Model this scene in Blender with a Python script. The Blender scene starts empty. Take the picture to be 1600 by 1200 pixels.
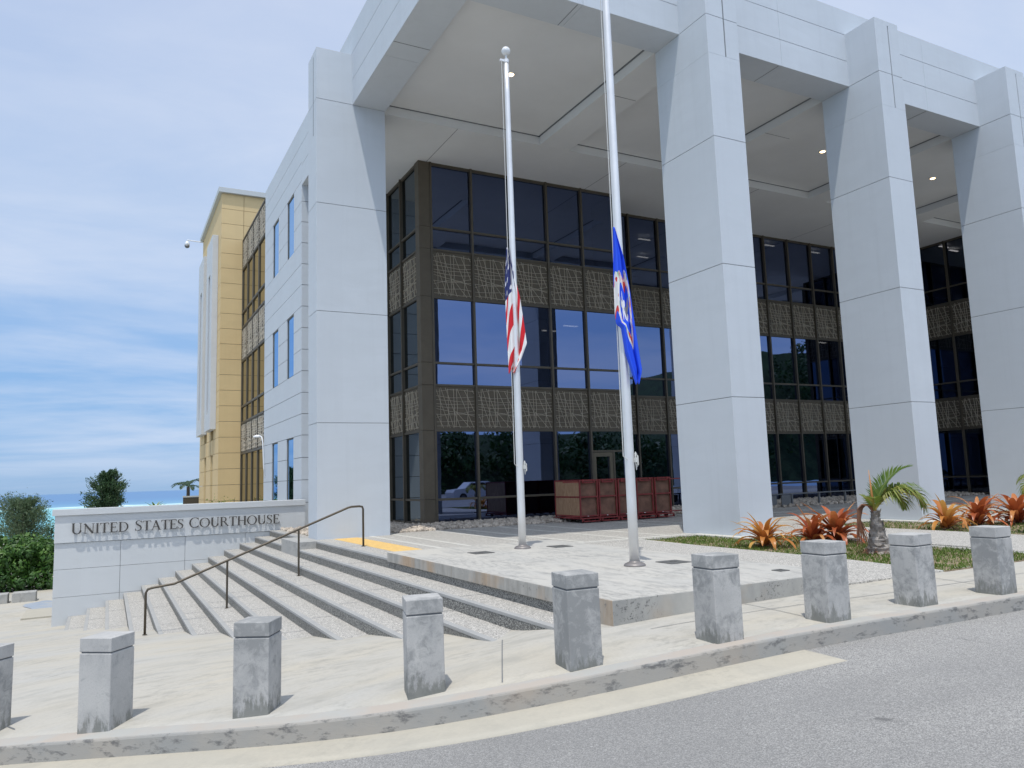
import bpy, math, random
import numpy as np
from mathutils import Vector, Matrix
rnd = random.Random(7)
sc = bpy.context.scene
COL = sc.collection

# ------------------------------------------------------------------ materials
def nodes(name):
    m = bpy.data.materials.new(name); m.use_nodes = True
    nt = m.node_tree; b = nt.nodes['Principled BSDF']
    return m, nt, b
def N(nt, t, **kw):
    n = nt.nodes.new(t)
    for k, v in kw.items(): setattr(n, k, v)
    return n
def pos(nt, scale=(1, 1, 1), obj=False):
    mp = N(nt, 'ShaderNodeMapping'); mp.inputs['Scale'].default_value = scale
    if obj:
        t = N(nt, 'ShaderNodeTexCoord'); nt.links.new(t.outputs['Object'], mp.inputs['Vector'])
    else:
        g = N(nt, 'ShaderNodeNewGeometry'); nt.links.new(g.outputs['Position'], mp.inputs['Vector'])
    return mp.outputs['Vector']
def noise(nt, vec, scale, detail=5, rough=.6, dist=0):
    n = N(nt, 'ShaderNodeTexNoise'); n.inputs['Scale'].default_value = scale
    n.inputs['Detail'].default_value = detail; n.inputs['Roughness'].default_value = rough
    n.inputs['Distortion'].default_value = dist
    nt.links.new(vec, n.inputs['Vector']); return n.outputs['Fac']
def ramp(nt, fac, stops):
    r = N(nt, 'ShaderNodeValToRGB'); e = r.color_ramp.elements
    while len(e) < len(stops): e.new(.5)
    for i, (p, c) in enumerate(stops):
        e[i].position = p
        e[i].color = (c, c, c, 1) if isinstance(c, (int, float)) else tuple(c) + (1,)
    nt.links.new(fac, r.inputs['Fac']); return r.outputs['Color']
def mix(nt, fac, a, b, mode='MIX'):
    m = N(nt, 'ShaderNodeMix', data_type='RGBA', blend_type=mode)
    def put(i, v):
        if hasattr(v, 'links') or hasattr(v, 'is_linked'): nt.links.new(v, m.inputs[i])
        elif i == 0: m.inputs[0].default_value = v
        else: m.inputs[i].default_value = tuple(v) + (1,)
    put(0, fac); put(6, a); put(7, b)
    return m.outputs[2]
def bump(nt, b, h, strength=.3, dist=.01):
    n = N(nt, 'ShaderNodeBump'); n.inputs['Strength'].default_value = strength
    n.inputs['Distance'].default_value = dist
    nt.links.new(h, n.inputs['Height']); nt.links.new(n.outputs['Normal'], b.inputs['Normal'])
def math_(nt, op, a, b=None, clamp=False):
    m = N(nt, 'ShaderNodeMath', operation=op, use_clamp=clamp)
    for i, v in enumerate((a, b)):
        if v is None: continue
        if isinstance(v, (int, float)): m.inputs[i].default_value = v
        else: nt.links.new(v, m.inputs[i])
    return m.outputs[0]
def simple(name, c, rough=.7, var=.12, vs=2., bs=0, bst=.2, bd=.005, metal=0, spec=.5, obj=False):
    m, nt, b = nodes(name)
    v = pos(nt, obj=obj)
    f = noise(nt, v, vs)
    c1 = tuple(x*(1-var) for x in c); c2 = tuple(min(1, x*(1+var)) for x in c)
    nt.links.new(ramp(nt, f, [(.3, c1), (.7, c2)]), b.inputs['Base Color'])
    b.inputs['Roughness'].default_value = rough; b.inputs['Metallic'].default_value = metal
    b.inputs['Specular IOR Level'].default_value = spec
    if bs: bump(nt, b, noise(nt, v, bs, 6), bst, bd)
    return m

def stucco(name, c, streak=.05):
    m, nt, b = nodes(name)
    v = pos(nt)
    big = noise(nt, v, .35, 6)
    trow = noise(nt, pos(nt, (1, 1, 3.2)), .9, 7, .65, .6)
    st = noise(nt, pos(nt, (5, 5, .25)), 1.2, 5)
    c0 = mix(nt, ramp(nt, big, [(.35, 0), (.65, 1)]), tuple(x*.965 for x in c), tuple(min(1, x*1.03) for x in c))
    c1 = mix(nt, ramp(nt, trow, [(.42, 0), (.62, .5)]), c0, tuple(x*.93 for x in c))
    c2 = mix(nt, ramp(nt, st, [(.52, 0), (.75, streak*6)]), c1, tuple(x*.84 for x in c))
    wn = N(nt, 'ShaderNodeTexWhiteNoise', noise_dimensions='3D'); sz = N(nt, 'ShaderNodeVectorMath', operation='FLOOR')
    mpp = N(nt, 'ShaderNodeMapping'); mpp.inputs['Scale'].default_value = (1/5.34, 1/5., 1/2.63); mpp.inputs['Location'].default_value = (.1, .2, .46)
    gg = N(nt, 'ShaderNodeNewGeometry'); nt.links.new(gg.outputs['Position'], mpp.inputs[0]); nt.links.new(mpp.outputs[0], sz.inputs[0]); nt.links.new(sz.outputs[0], wn.inputs[0])
    c2 = mix(nt, math_(nt, 'MULTIPLY', wn.outputs['Value'], .5), c2, tuple(x*.93 for x in c))
    run = noise(nt, pos(nt, (9, 9, .12)), 1.0, 6, .6)
    c2 = mix(nt, math_(nt, 'MULTIPLY', ramp(nt, run, [(.58, 0), (.74, .35)]), ramp(nt, noise(nt, v, .5, 3), [(.4, 0), (.6, 1)])), c2, tuple(x*.86 for x in c))
    nt.links.new(c2, b.inputs['Base Color']); b.inputs['Roughness'].default_value = .75
    h = mix(nt, .35, noise(nt, v, 90, 3), noise(nt, pos(nt, (1, 1, 2.5)), 2.2, 5))
    bump(nt, b, h, .35, .012)
    return m

MAT = {}
MAT['paint'] = stucco('blue_grey_stucco', (.54, .578, .61))
MAT['paint_wall'] = stucco('pale_grey_wall', (.575, .595, .60), .02)
MAT['soffit'] = simple('soffit_paint', (.665, .675, .67), .85, .05, .5, 60, .1)
MAT['gap'] = simple('dark_joint', (.15, .16, .17), .9, .1)
MAT['yellow'] = stucco('ochre_stucco', (.64, .475, .24), .04)
MAT['coping'] = stucco('grey_coping', (.50, .52, .51), .05)
MAT['slab_hood'] = stucco('pale_hood', (.55, .57, .58), .05)
MAT['bronze'] = simple('bronze_frame', (.088, .073, .050), .5, .12, 3, metal=.15)
MAT['bronze_panel'] = simple('bronze_panel', (.098, .080, .054), .65, .12, 3)
MAT['lattice'] = simple('pale_metal_lattice', (.52, .46, .36), .5, .08, 6)
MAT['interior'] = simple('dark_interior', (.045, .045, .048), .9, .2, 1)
MAT['steel'] = simple('brushed_aluminium', (.74, .735, .72), .42, .06, 3, metal=.55, bs=25, bst=.05)
MAT['collar'] = simple('dull_collar_metal', (.24, .22, .21), .5, .1, 9, metal=.4)
MAT['galv'] = simple('galvanised_steel', (.16, .165, .17), .5, .1, 6, metal=.4)
MAT['rail'] = simple('bronze_rail', (.09, .075, .055), .42, .1, 9, metal=.5)
MAT['ball'] = simple('white_enamel', (.72, .73, .72), .35, .03)
MAT['rope'] = simple('halyard_rope', (.55, .55, .52), .9, .1, 40)
MAT['red'] = simple('red_painted_steel', (.19, .022, .020), .5, .3, 9, 40, .15)
MAT['rubber'] = simple('black_rubber', (.02, .02, .02), .7, .2, 10)
MAT['letter'] = simple('dark_metal_letter', (.085, .078, .072), .42, .2, 20, metal=.5)
MAT['rock'] = simple('pale_rock', (.46, .40, .33), .9, .45, 5.5, 30, .4)
MAT['soil'] = simple('dry_soil', (.26, .20, .13), .95, .3, 7, 40, .6, .02)
MAT['drain'] = simple('dark_cover', (.10, .10, .095), .7, .2, 15)
MAT['white'] = simple('white_plastic', (.75, .76, .76), .4, .03)

def glass(name, refl, tint, f=.55, rough=.01, ior=1.9):
    m, nt, b = nodes(name)
    nt.nodes.remove(b)
    out = [n for n in nt.nodes if n.type == 'OUTPUT_MATERIAL'][0]
    gl = N(nt, 'ShaderNodeBsdfGlossy'); gl.inputs['Color'].default_value = refl + (1,); gl.inputs['Roughness'].default_value = rough
    tr = N(nt, 'ShaderNodeBsdfTransparent'); tr.inputs['Color'].default_value = tint + (1,)
    fr = N(nt, 'ShaderNodeFresnel'); fr.inputs['IOR'].default_value = ior
    k = math_(nt, 'ADD', math_(nt, 'MULTIPLY', fr.outputs[0], .5), f, True)
    mx = N(nt, 'ShaderNodeMixShader')
    v = pos(nt)
    bn = N(nt, 'ShaderNodeBump'); bn.inputs['Strength'].default_value = .05; bn.inputs['Distance'].default_value = .02
    nt.links.new(noise(nt, v, .8, 2), bn.inputs['Height']); nt.links.new(bn.outputs[0], gl.inputs['Normal'])
    nt.links.new(k, mx.inputs[0]); nt.links.new(tr.outputs[0], mx.inputs[1]); nt.links.new(gl.outputs[0], mx.inputs[2])
    nt.links.new(mx.outputs[0], out.inputs['Surface'])
    return m
MAT['glass'] = glass('tinted_glass', (.25, .32, .54), (.06, .062, .065), .41)
MAT['glass_dark'] = glass('dark_side_glass', (.14, .18, .26), (.10, .10, .11), .35)
MAT['glass_side'] = glass('tinted_side_glass', (.36, .41, .45), (.10, .11, .12), .50)
MAT['glass_blue'] = glass('blue_window_glass', (.42, .60, .82), (.10, .14, .18), .75)
MAT['glass_amber'] = glass('amber_glass', (.50, .49, .43), (.10, .09, .07), .60)

def concrete(name, c, dark, warm, scale=1., stain=.5, streak=(1, 1, 1), rough=.85):
    m, nt, b = nodes(name)
    v = pos(nt, streak)
    f1 = noise(nt, v, .7*scale, 8, .62, .5)
    f2 = noise(nt, v, 3.2*scale, 8, .6, .3)
    f3 = noise(nt, pos(nt), 38, 4)
    a = mix(nt, ramp(nt, f1, [(.36, 0), (.64, 1)]), c, warm)
    a = mix(nt, ramp(nt, f2, [(.50, 0), (.72, stain)]), a, dark)
    a = mix(nt, ramp(nt, f3, [(.3, .18), (.6, 0)]), a, dark)
    f5 = noise(nt, v, 9*scale, 9, .75, .2)
    a = mix(nt, math_(nt, 'MULTIPLY', ramp(nt, f5, [(.50, 0), (.60, stain*.85)]), ramp(nt, noise(nt, pos(nt), .8, 4), [(.42, 0), (.60, 1)])), a, tuple(x*.72 for x in dark))
    nt.links.new(a, b.inputs['Base Color']); b.inputs['Roughness'].default_value = rough
    bump(nt, b, mix(nt, .5, f3, f2), .3, .006)
    return m
MAT['sidewalk'] = concrete('sidewalk_concrete', (.45, .435, .395), (.29, .28, .245), (.48, .44, .36), .7, .48, (.85, 1.7, 1))
MAT['slab'] = concrete('slab_concrete', (.455, .442, .405), (.26, .255, .24), (.51, .485, .43), .9, .75, (2.6, .7, 1))
MAT['white_band'] = concrete('band_concrete', (.56, .55, .50), (.45, .44, .40), (.58, .56, .50), 2, .3)
MAT['gutter'] = concrete('gutter_concrete', (.43, .40, .33), (.31, .295, .25), (.47, .43, .345), 1.2, .35)
MAT['plinthc'] = concrete('plinth_concrete', (.36, .36, .345), (.22, .22, .21), (.42, .41, .38), 2, .6)

def kerbmat():
    m, nt, b = nodes('weathered_kerb')
    v = pos(nt)
    f1 = noise(nt, v, 1.6, 8, .6)
    f2 = noise(nt, pos(nt, (1, 1, 2.5)), 7, 8, .7)
    a = mix(nt, ramp(nt, f1, [(.35, 0), (.62, 1)]), (.29, .29, .275), (.35, .325, .285))
    a = mix(nt, ramp(nt, f2, [(.53, 0), (.64, .8)]), a, (.10, .10, .10))
    orange = noise(nt, v, 1.1, 4)
    a = mix(nt, ramp(nt, orange, [(.60, 0), (.74, .3)]), a, (.40, .29, .19))
    nt.links.new(a, b.inputs['Base Color']); b.inputs['Roughness'].default_value = .85
    bump(nt, b, f2, .4, .006); return m
MAT['kerb'] = kerbmat()
def kerbtop():
    m, nt, b = nodes('kerb_top')
    f1 = noise(nt, pos(nt), 2.2, 8, .6)
    a = mix(nt, ramp(nt, f1, [(.38, 0), (.6, 1)]), (.40, .395, .365), (.43, .38, .325))
    nt.links.new(a, b.inputs['Base Color']); b.inputs['Roughness'].default_value = .85
    bump(nt, b, noise(nt, pos(nt), 40), .3, .004); return m
MAT['kerbtop'] = kerbtop()
def slabedge():
    m, nt, b = nodes('rust_stained_slab_edge')
    f1 = noise(nt, pos(nt, (1, 1, .35)), 1.5, 6, .6)
    f2 = noise(nt, pos(nt, (1, 1, .3)), 9, 6, .6)
    f3 = noise(nt, pos(nt), 14, 6, .75)
    a = mix(nt, ramp(nt, f2, [(.35, 0), (.65, 1)]), (.30, .29, .26), (.42, .40, .36))
    a = mix(nt, ramp(nt, f1, [(.50, 0), (.66, .55)]), a, (.46, .28, .13))
    a = mix(nt, ramp(nt, f3, [(.60, 0), (.66, .6)]), a, (.12, .12, .12))
    nt.links.new(a, b.inputs['Base Color']); b.inputs['Roughness'].default_value = .85
    bump(nt, b, f3, .3, .006); return m
MAT['slabedge'] = slabedge()
def slabfront():
    m, nt, b = nodes('weathered_slab_front'); v = pos(nt)
    f1 = noise(nt, pos(nt, (1, 1, .5)), 2.4, 7, .6); f3 = noise(nt, v, 22, 7, .8); f4 = noise(nt, v, 1.6, 3)
    a = mix(nt, ramp(nt, f1, [(.35, 0), (.65, 1)]), (.30, .30, .285), (.44, .43, .395))
    a = mix(nt, ramp(nt, f4, [(.56, 0), (.70, .35)]), a, (.42, .31, .20))
    a = mix(nt, math_(nt, 'MULTIPLY', ramp(nt, f3, [(.54, 0), (.60, .9)]), ramp(nt, noise(nt, v, 1.9, 3), [(.5, 0), (.58, 1)])), a, (.09, .09, .09))
    nt.links.new(a, b.inputs['Base Color']); b.inputs['Roughness'].default_value = .85; bump(nt, b, f3, .35, .006); return m
MAT['slabfront'] = slabfront()
def pebble(name, base, light, dark, sc_=78.):
    m, nt, b = nodes(name)
    v = pos(nt)
    vo = N(nt, 'ShaderNodeTexVoronoi'); vo.inputs['Scale'].default_value = sc_; nt.links.new(v, vo.inputs['Vector'])
    sep = N(nt, 'ShaderNodeSeparateColor'); nt.links.new(vo.outputs['Color'], sep.inputs[0])
    a = ramp(nt, sep.outputs[0], [(.12, dark), (.4, base), (.85, light)])
    a = mix(nt, ramp(nt, vo.outputs['Distance'], [(.35, 0), (.75, .8)]), a, tuple(x*.6 for x in dark))
    a = mix(nt, ramp(nt, noise(nt, v, 1.1, 6), [(.4, 0), (.7, .25)]), a, tuple(x*.8 for x in base))
    nt.links.new(a, b.inputs['Base Color']); b.inputs['Roughness'].default_value = .8
    inv = math_(nt, 'SUBTRACT', 1., vo.outputs['Distance'])
    bump(nt, b, inv, .5, .006)
    return m
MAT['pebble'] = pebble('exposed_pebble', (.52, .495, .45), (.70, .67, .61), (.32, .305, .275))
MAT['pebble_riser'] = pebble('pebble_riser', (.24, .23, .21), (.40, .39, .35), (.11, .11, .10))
MAT['nosing'] = concrete('smooth_nosing', (.345, .345, .335), (.26, .26, .25), (.39, .385, .365), 3, .3)
MAT['tactile'] = simple('yellow_tactile', (.70, .47, .17), .8, .12, 9, 60, .4)

def bollardmat():
    m, nt, b = nodes('weathered_bollard_concrete')
    v = pos(nt)
    f1 = noise(nt, pos(nt, (1, 1, .35)), 9, 8, .7, .4)
    f2 = noise(nt, v, 3.0, 5)
    fine = noise(nt, v, 120, 4)
    a = mix(nt, ramp(nt, f2, [(.35, 0), (.65, 1)]), (.385, .38, .365), (.49, .48, .455))
    f4 = noise(nt, v, 13, 9, .72, .5)
    blot = math_(nt, 'ADD', f4, math_(nt, 'MULTIPLY', math_(nt, 'SUBTRACT', noise(nt, v, 2.3, 3), .5), .9))
    oi = N(nt, 'ShaderNodeObjectInfo'); blot = math_(nt, 'ADD', blot, math_(nt, 'MULTIPLY', math_(nt, 'SUBTRACT', oi.outputs['Random'], .42), .22))
    a = mix(nt, ramp(nt, blot, [(.50, 0), (.68, .75)]), a, (.225, .23, .225))
    a = mix(nt, ramp(nt, f1, [(.52, 0), (.66, .35)]), a, (.28, .285, .285))
    t = N(nt, 'ShaderNodeTexCoord'); s = N(nt, 'ShaderNodeSeparateXYZ'); nt.links.new(t.outputs['Object'], s.inputs[0])
    # algae line near the foot with a ragged upper edge
    up = math_(nt, 'MULTIPLY', math_(nt, 'SUBTRACT', math_(nt, 'ADD', noise(nt, pos(nt, (1, 1, .3)), 14, 8, .75), math_(nt, 'MULTIPLY', math_(nt, 'SUBTRACT', noise(nt, v, 1.7, 2), .5), .5)), .44), .75)
    k = math_(nt, 'SUBTRACT', up, s.outputs[2])
    k = math_(nt, 'MULTIPLY', math_(nt, 'ADD', k, .05), 13, True)
    a = mix(nt, math_(nt, 'MULTIPLY', k, .72, True), a, (.15, .155, .135))
    a = mix(nt, ramp(nt, fine, [(.3, .3), (.5, 0)]), a, (.22, .22, .21))
    nt.links.new(a, b.inputs['Base Color']); b.inputs['Roughness'].default_value = .85
    bump(nt, b, mix(nt, .5, f4, fine), .25, .004)
    return m
MAT['bollard'] = bollardmat()

def asphalt():
    m, nt, b = nodes('asphalt')
    v = pos(nt)
    vo = N(nt, 'ShaderNodeTexVoronoi'); vo.inputs['Scale'].default_value = 165; nt.links.new(v, vo.inputs['Vector'])
    sep = N(nt, 'ShaderNodeSeparateColor'); nt.links.new(vo.outputs['Color'], sep.inputs[0])
    a = ramp(nt, sep.outputs[0], [(.1, (.18, .174, .162)), (.55, (.325, .313, .29)), (.95, (.52, .50, .465))])
    a = mix(nt, ramp(nt, noise(nt, v, .6, 7), [(.4, 0), (.7, .3)]), a, (.23, .225, .215))
    a = mix(nt, ramp(nt, noise(nt, v, 260, 2), [(.4, 0), (.7, .4)]), a, (.33, .33, .33))
    vb = N(nt, 'ShaderNodeTexVoronoi'); vb.inputs['Scale'].default_value = 34; nt.links.new(v, vb.inputs['Vector'])
    sb = N(nt, 'ShaderNodeSeparateColor'); nt.links.new(vb.outputs['Color'], sb.inputs[0])
    a = mix(nt, math_(nt, 'MULTIPLY', math_(nt, 'LESS_THAN', vb.outputs['Distance'], .22), math_(nt, 'GREATER_THAN', sb.outputs[0], .80)), a, (.52, .51, .48))
    a = mix(nt, ramp(nt, noise(nt, pos(nt, (.35, 1.1, 1)), .55, 5, .6), [(.38, .45), (.62, 0)]), a, (.20, .197, .19))
    ck = N(nt, 'ShaderNodeTexVoronoi', feature='DISTANCE_TO_EDGE'); ck.inputs['Scale'].default_value = .42
    wv = N(nt, 'ShaderNodeVectorMath', operation='ADD'); nn2 = N(nt, 'ShaderNodeTexNoise'); nn2.inputs['Scale'].default_value = 1.6; nn2.inputs['Detail'].default_value = 8; nt.links.new(v, nn2.inputs['Vector'])
    nt.links.new(v, wv.inputs[0]); nt.links.new(nn2.outputs['Color'], wv.inputs[1]); nt.links.new(wv.outputs[0], ck.inputs['Vector'])
    a = mix(nt, math_(nt, 'MULTIPLY', ramp(nt, ck.outputs['Distance'], [(.0, .8), (.004, 0)]), ramp(nt, noise(nt, v, .5, 3), [(.52, 0), (.60, 1)])), a, (.10, .10, .10))
    # small oil stains
    st = noise(nt, v, 2.1, 6, .6)
    a = mix(nt, ramp(nt, st, [(.70, 0), (.76, .55)]), a, (.07, .07, .07))
    nt.links.new(a, b.inputs['Base Color']); b.inputs['Roughness'].default_value = .85
    bump(nt, b, math_(nt, 'SUBTRACT', 1., vo.outputs['Distance']), .6, .008)
    return m
MAT['asphalt'] = asphalt()

def leafmat(name, a, b_, c=None, trans=.25, rough=.5):
    m, nt, b = nodes(name)
    at = N(nt, 'ShaderNodeAttribute'); at.attribute_name = 'tone'
    stops = [(0, a), (1, b_)] if c is None else [(0, a), (.55, b_), (1, c)]
    col = ramp(nt, at.outputs['Fac'], stops)
    nt.links.new(col, b.inputs['Base Color']); b.inputs['Roughness'].default_value = rough
    out = [n for n in nt.nodes if n.type == 'OUTPUT_MATERIAL'][0]
    tl = N(nt, 'ShaderNodeBsdfTranslucent'); nt.links.new(col, tl.inputs['Color'])
    mx = N(nt, 'ShaderNodeMixShader'); mx.inputs[0].default_value = trans
    nt.links.new(b.outputs[0], mx.inputs[1]); nt.links.new(tl.outputs[0], mx.inputs[2])
    nt.links.new(mx.outputs[0], out.inputs['Surface'])
    return m
MAT['leaf_hedge'] = leafmat('hedge_leaves', (.012, .040, .006), (.040, .115, .014), (.13, .24, .04))
MAT['leaf_dark'] = leafmat('needle_leaves', (.02, .05, .022), (.045, .095, .04), (.085, .15, .06))
MAT['leaf_tree'] = leafmat('broad_leaves', (.015, .045, .01), (.035, .085, .018), (.07, .14, .03))
MAT['leaf_grey'] = leafmat('wispy_leaves', (.06, .10, .05), (.10, .16, .08), (.17, .23, .12))
MAT['palm_green'] = leafmat('palm_fronds', (.06, .13, .015), (.16, .24, .035), (.38, .33, .08), .3)
MAT['palm_dry'] = leafmat('dry_fronds', (.10, .045, .025), (.20, .085, .05), (.30, .15, .08), .15)
MAT['brom_red'] = leafmat('red_orange_leaves', (.24, .045, .022), (.50, .14, .045), (.62, .30, .10), .3, .35)
MAT['brom_gold'] = leafmat('golden_leaves', (.34, .09, .025), (.58, .24, .05), (.66, .42, .12), .3, .35)
MAT['grass'] = leafmat('grass_blades', (.06, .12, .012), (.14, .22, .03), (.35, .30, .12), .3)
MAT['trunk'] = simple('palm_trunk', (.30, .27, .24), .9, .35, 12, 30, .8, .02)
MAT['bark'] = simple('bark', (.10, .085, .07), .9, .3, 8, 20, .6, .02)
def ply():
    m, nt, b = nodes('plywood')
    f = noise(nt, pos(nt, (6, 6, 1)), 3, 6, .6, 2.)
    a = ramp(nt, f, [(.3, (.24, .13, .07)), (.5, (.34, .20, .11)), (.7, (.44, .28, .16))])
    nt.links.new(a, b.inputs['Base Color']); b.inputs['Roughness'].default_value = .7
    return m
MAT['ply'] = ply(); MAT['ply_shaded'] = simple('shaded_plywood', (.17, .085, .055), .8, .4, 4)  # second plywood is darkened: shade on the cart fronts put into its colour

# ------------------------------------------------------------------ mesh builder
class MB:
    def __init__(s): s.v = []; s.f = []; s.m = []; s.t = []; s.uv = []
    def add(s, vs, fs, mi=0, tone=None):
        o = len(s.v); s.v += [tuple(v) for v in vs]
        for f in fs:
            s.f.append(tuple(o+i for i in f)); s.m.append(mi)
        s.t += [0.5 if tone is None else tone]*len(vs)
    def box(s, x0, y0, z0, x1, y1, z1, mi=0):
        v = [(x0,y0,z0),(x1,y0,z0),(x1,y1,z0),(x0,y1,z0),(x0,y0,z1),(x1,y0,z1),(x1,y1,z1),(x0,y1,z1)]
        s.add(v, [(0,3,2,1),(4,5,6,7),(0,1,5,4),(1,2,6,5),(2,3,7,6),(3,0,4,7)], mi)
    def bbox(s, x0, y0, z0, x1, y1, z1, r=.01, mi=0):   # box with chamfered edges
        bm_box_chamfer(s, x0, y0, z0, x1, y1, z1, r, mi)
    def tube(s, pts, r, n=8, mi=0, caps=True, tone=None):
        pts = [Vector(p) for p in pts]; rs = r if isinstance(r, (list, tuple)) else [r]*len(pts)
        rings = []; up = None
        for i, p in enumerate(pts):
            d = (pts[min(i+1, len(pts)-1)] - pts[max(i-1, 0)]).normalized()
            if up is None: up = d.orthogonal().normalized()
            up = (up - d*up.dot(d)).normalized(); q = d.cross(up)
            rings.append([p + (up*math.cos(2*math.pi*k/n) + q*math.sin(2*math.pi*k/n))*rs[i] for k in range(n)])
        vs = [v for rg in rings for v in rg]; fs = []
        for i in range(len(pts)-1):
            for k in range(n):
                fs.append((i*n+k, i*n+(k+1) % n, (i+1)*n+(k+1) % n, (i+1)*n+k))
        if caps: fs.append(tuple(range(n-1, -1, -1))); fs.append(tuple((len(pts)-1)*n+k for k in range(n)))
        s.add(vs, fs, mi, tone)
    def lathe(s, prof, c=(0, 0, 0), n=24, mi=0):
        vs = []; fs = []
        for (r, z) in prof:
            for k in range(n):
                a = 2*math.pi*k/n; vs.append((c[0]+r*math.cos(a), c[1]+r*math.sin(a), c[2]+z))
        for i in range(len(prof)-1):
            for k in range(n): fs.append((i*n+k, i*n+(k+1) % n, (i+1)*n+(k+1) % n, (i+1)*n+k))
        fs.append(tuple(range(n-1, -1, -1))); fs.append(tuple((len(prof)-1)*n+k for k in range(n)))
        s.add(vs, fs, mi)
    def build(s, name, mats, parent=None, smooth=False, loc=None):
        if not isinstance(mats, (list, tuple)): mats = [mats]
        me = bpy.data.meshes.new(name)
        off = Vector(parent_loc(parent)) if parent else Vector((0, 0, 0))
        if loc: off = off + Vector(loc)
        me.from_pydata([tuple(Vector(v)-off) for v in s.v], [], s.f)
        for m in mats: me.materials.append(MAT[m] if isinstance(m, str) else m)
        me.polygons.foreach_set('material_index', s.m)
        if smooth: me.polygons.foreach_set('use_smooth', [True]*len(s.f))
        if any(t != .5 for t in s.t):
            a = me.attributes.new('tone', 'FLOAT', 'POINT'); a.data.foreach_set('value', s.t)
        me.update()
        o = bpy.data.objects.new(name, me); COL.objects.link(o)
        if parent: o.parent = parent
        if loc: o.location = loc
        return o
def parent_loc(p):
    l = Vector((0, 0, 0))
    while p: l += p.location; p = p.parent
    return l
def bm_box_chamfer(s, x0, y0, z0, x1, y1, z1, r, mi):
    import bmesh
    bm = bmesh.new(); bmesh.ops.create_cube(bm, size=1)
    for v in bm.verts:
        v.co = Vector(((x0+x1)/2+v.co.x*(x1-x0), (y0+y1)/2+v.co.y*(y1-y0), (z0+z1)/2+v.co.z*(z1-z0)))
    bmesh.ops.bevel(bm, geom=bm.edges[:], offset=r, segments=2, affect='EDGES', profile=.5)
    bm.verts.index_update()
    s.add([v.co.copy() for v in bm.verts], [[v.index for v in f.verts] for f in bm.faces], mi)
    bm.free()
def empty(name, loc, rz=0):
    o = bpy.data.objects.new(name, None); COL.objects.link(o); o.location = loc; o.rotation_euler = (0, 0, rz)
    o.empty_display_size = .2; return o
def tag(o, label=None, cat=None, group=None, kind=None):
    if label: o['label'] = label
    if cat: o['category'] = cat
    if group: o['group'] = group
    if kind: o['kind'] = kind
    return o
def copy_tree(o, parent=None):
    c = o.copy(); COL.objects.link(c)
    if parent: c.parent = parent
    for ch in list(o.children): copy_tree(ch, c)
    return c

# ------------------------------------------------------------------ terrain
K = .88   # (bollards are 0.67 m tall)
kerb = [(-40, 44, -3.5), (-20, 25.2, -3.45), (-8, 13.9, -2.95), (-3.2, 9.3, -2.28), (-1.6, 7.92, -2.03), (-.66, 7.12, -1.86), (-.23, 6.73, -1.80), (.18, 6.37, -1.74), (.96, 5.78, -1.66), (1.52, 5.38, -1.59),
        (2.07, 5.03, -1.505), (2.74, 4.80, -1.43), (3.39, 4.66, -1.375), (4.13, 4.60, -1.335), (4.97, 4.58, -1.315), (5.8, 4.55, -1.305), (6.9, 4.54, -1.31), (8.0, 4.53, -1.31), (12, 4.5, -1.31), (20, 4.5, -1.33), (60, 4.5, -1.4)]
ka = np.array(kerb)
def smooth_kerb(x):
    x = np.asarray(x, float)
    w = [.05, .25, .4, .25, .05]; d = [-.5, -.25, 0, .25, .5]
    y = sum(a*np.interp(x+b, ka[:, 0], ka[:, 1]) for a, b in zip(w, d))
    z = sum(a*np.interp(x+b, ka[:, 0], ka[:, 2]) for a, b in zip(w, d))
    return y, z
bol = [(-.83, 7.66, -1.87, -38), (.035, 6.86, -1.757, -38), (1.035, 6.19, -1.66, -31), (2.085, 5.46, -1.508, -14), (3.16, 5.05, -1.385, -6),
       (4.38, 4.86, -1.327, -3), (5.60, 4.83, -1.302, -1), (6.86, 4.87, -1.318, 0), (8.03, 4.80, -1.312, 0)]
data = [(x, y, z) for x, y, z, _ in bol]
data += [(-.7, 20.4, -3.04), (-.29, 19.06, -2.89), (.13, 17.9, -2.74), (.55, 16.3, -2.59), (.95, 14.8, -2.44), (1.34, 13.35, -2.28), (2.5, 9.3, -1.83),
         (2.89, 8.17, -1.68), (3.37, 6.76, -1.52), (3.74, 6.35, -1.385), (-1.14, 22.6, -3.26), (4.05, 5.87, -1.345), (6.9, 5.95, -1.29), (8.6, 6.0, -1.285), (12, 6.1, -1.285), (20, 6.1, -1.3),
         (-6, 24, -3.38), (-3, 32, -3.4), (-20, 40, -3.45), (-1.2, 30, -3.4), (-8, 50, -3.4), (4, 60, -3.5), (30, 60, -3.5), (20, 9, -1.6), (12, 9, -1.5), (20, 25, -3.3), (4, 25, -3.3), (5, 12, -2.2), (10, 14, -2.4)]
for x in (-20, -8, -3.2, -1.6, -.66, .18, .96, 2.07, 3.39, 4.97, 6.9, 9, 12, 20, 40):
    y_, z_ = smooth_kerb(x); data.append((x, float(y_), float(z_)))
D = np.array(data)
def U(r2): return np.where(r2 > 1e-9, .5*r2*np.log(r2+1e-12), 0)
P2 = D[:, :2]; n_ = len(D)
A = np.zeros((n_+3, n_+3)); r2 = ((P2[:, None]-P2[None])**2).sum(-1)
A[:n_, :n_] = U(r2) + np.eye(n_)*.05; A[:n_, n_] = 1; A[:n_, n_+1:] = P2; A[n_, :n_] = 1; A[n_+1:, :n_] = P2.T
W = np.linalg.solve(A, np.concatenate([D[:, 2], np.zeros(3)]))
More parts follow.
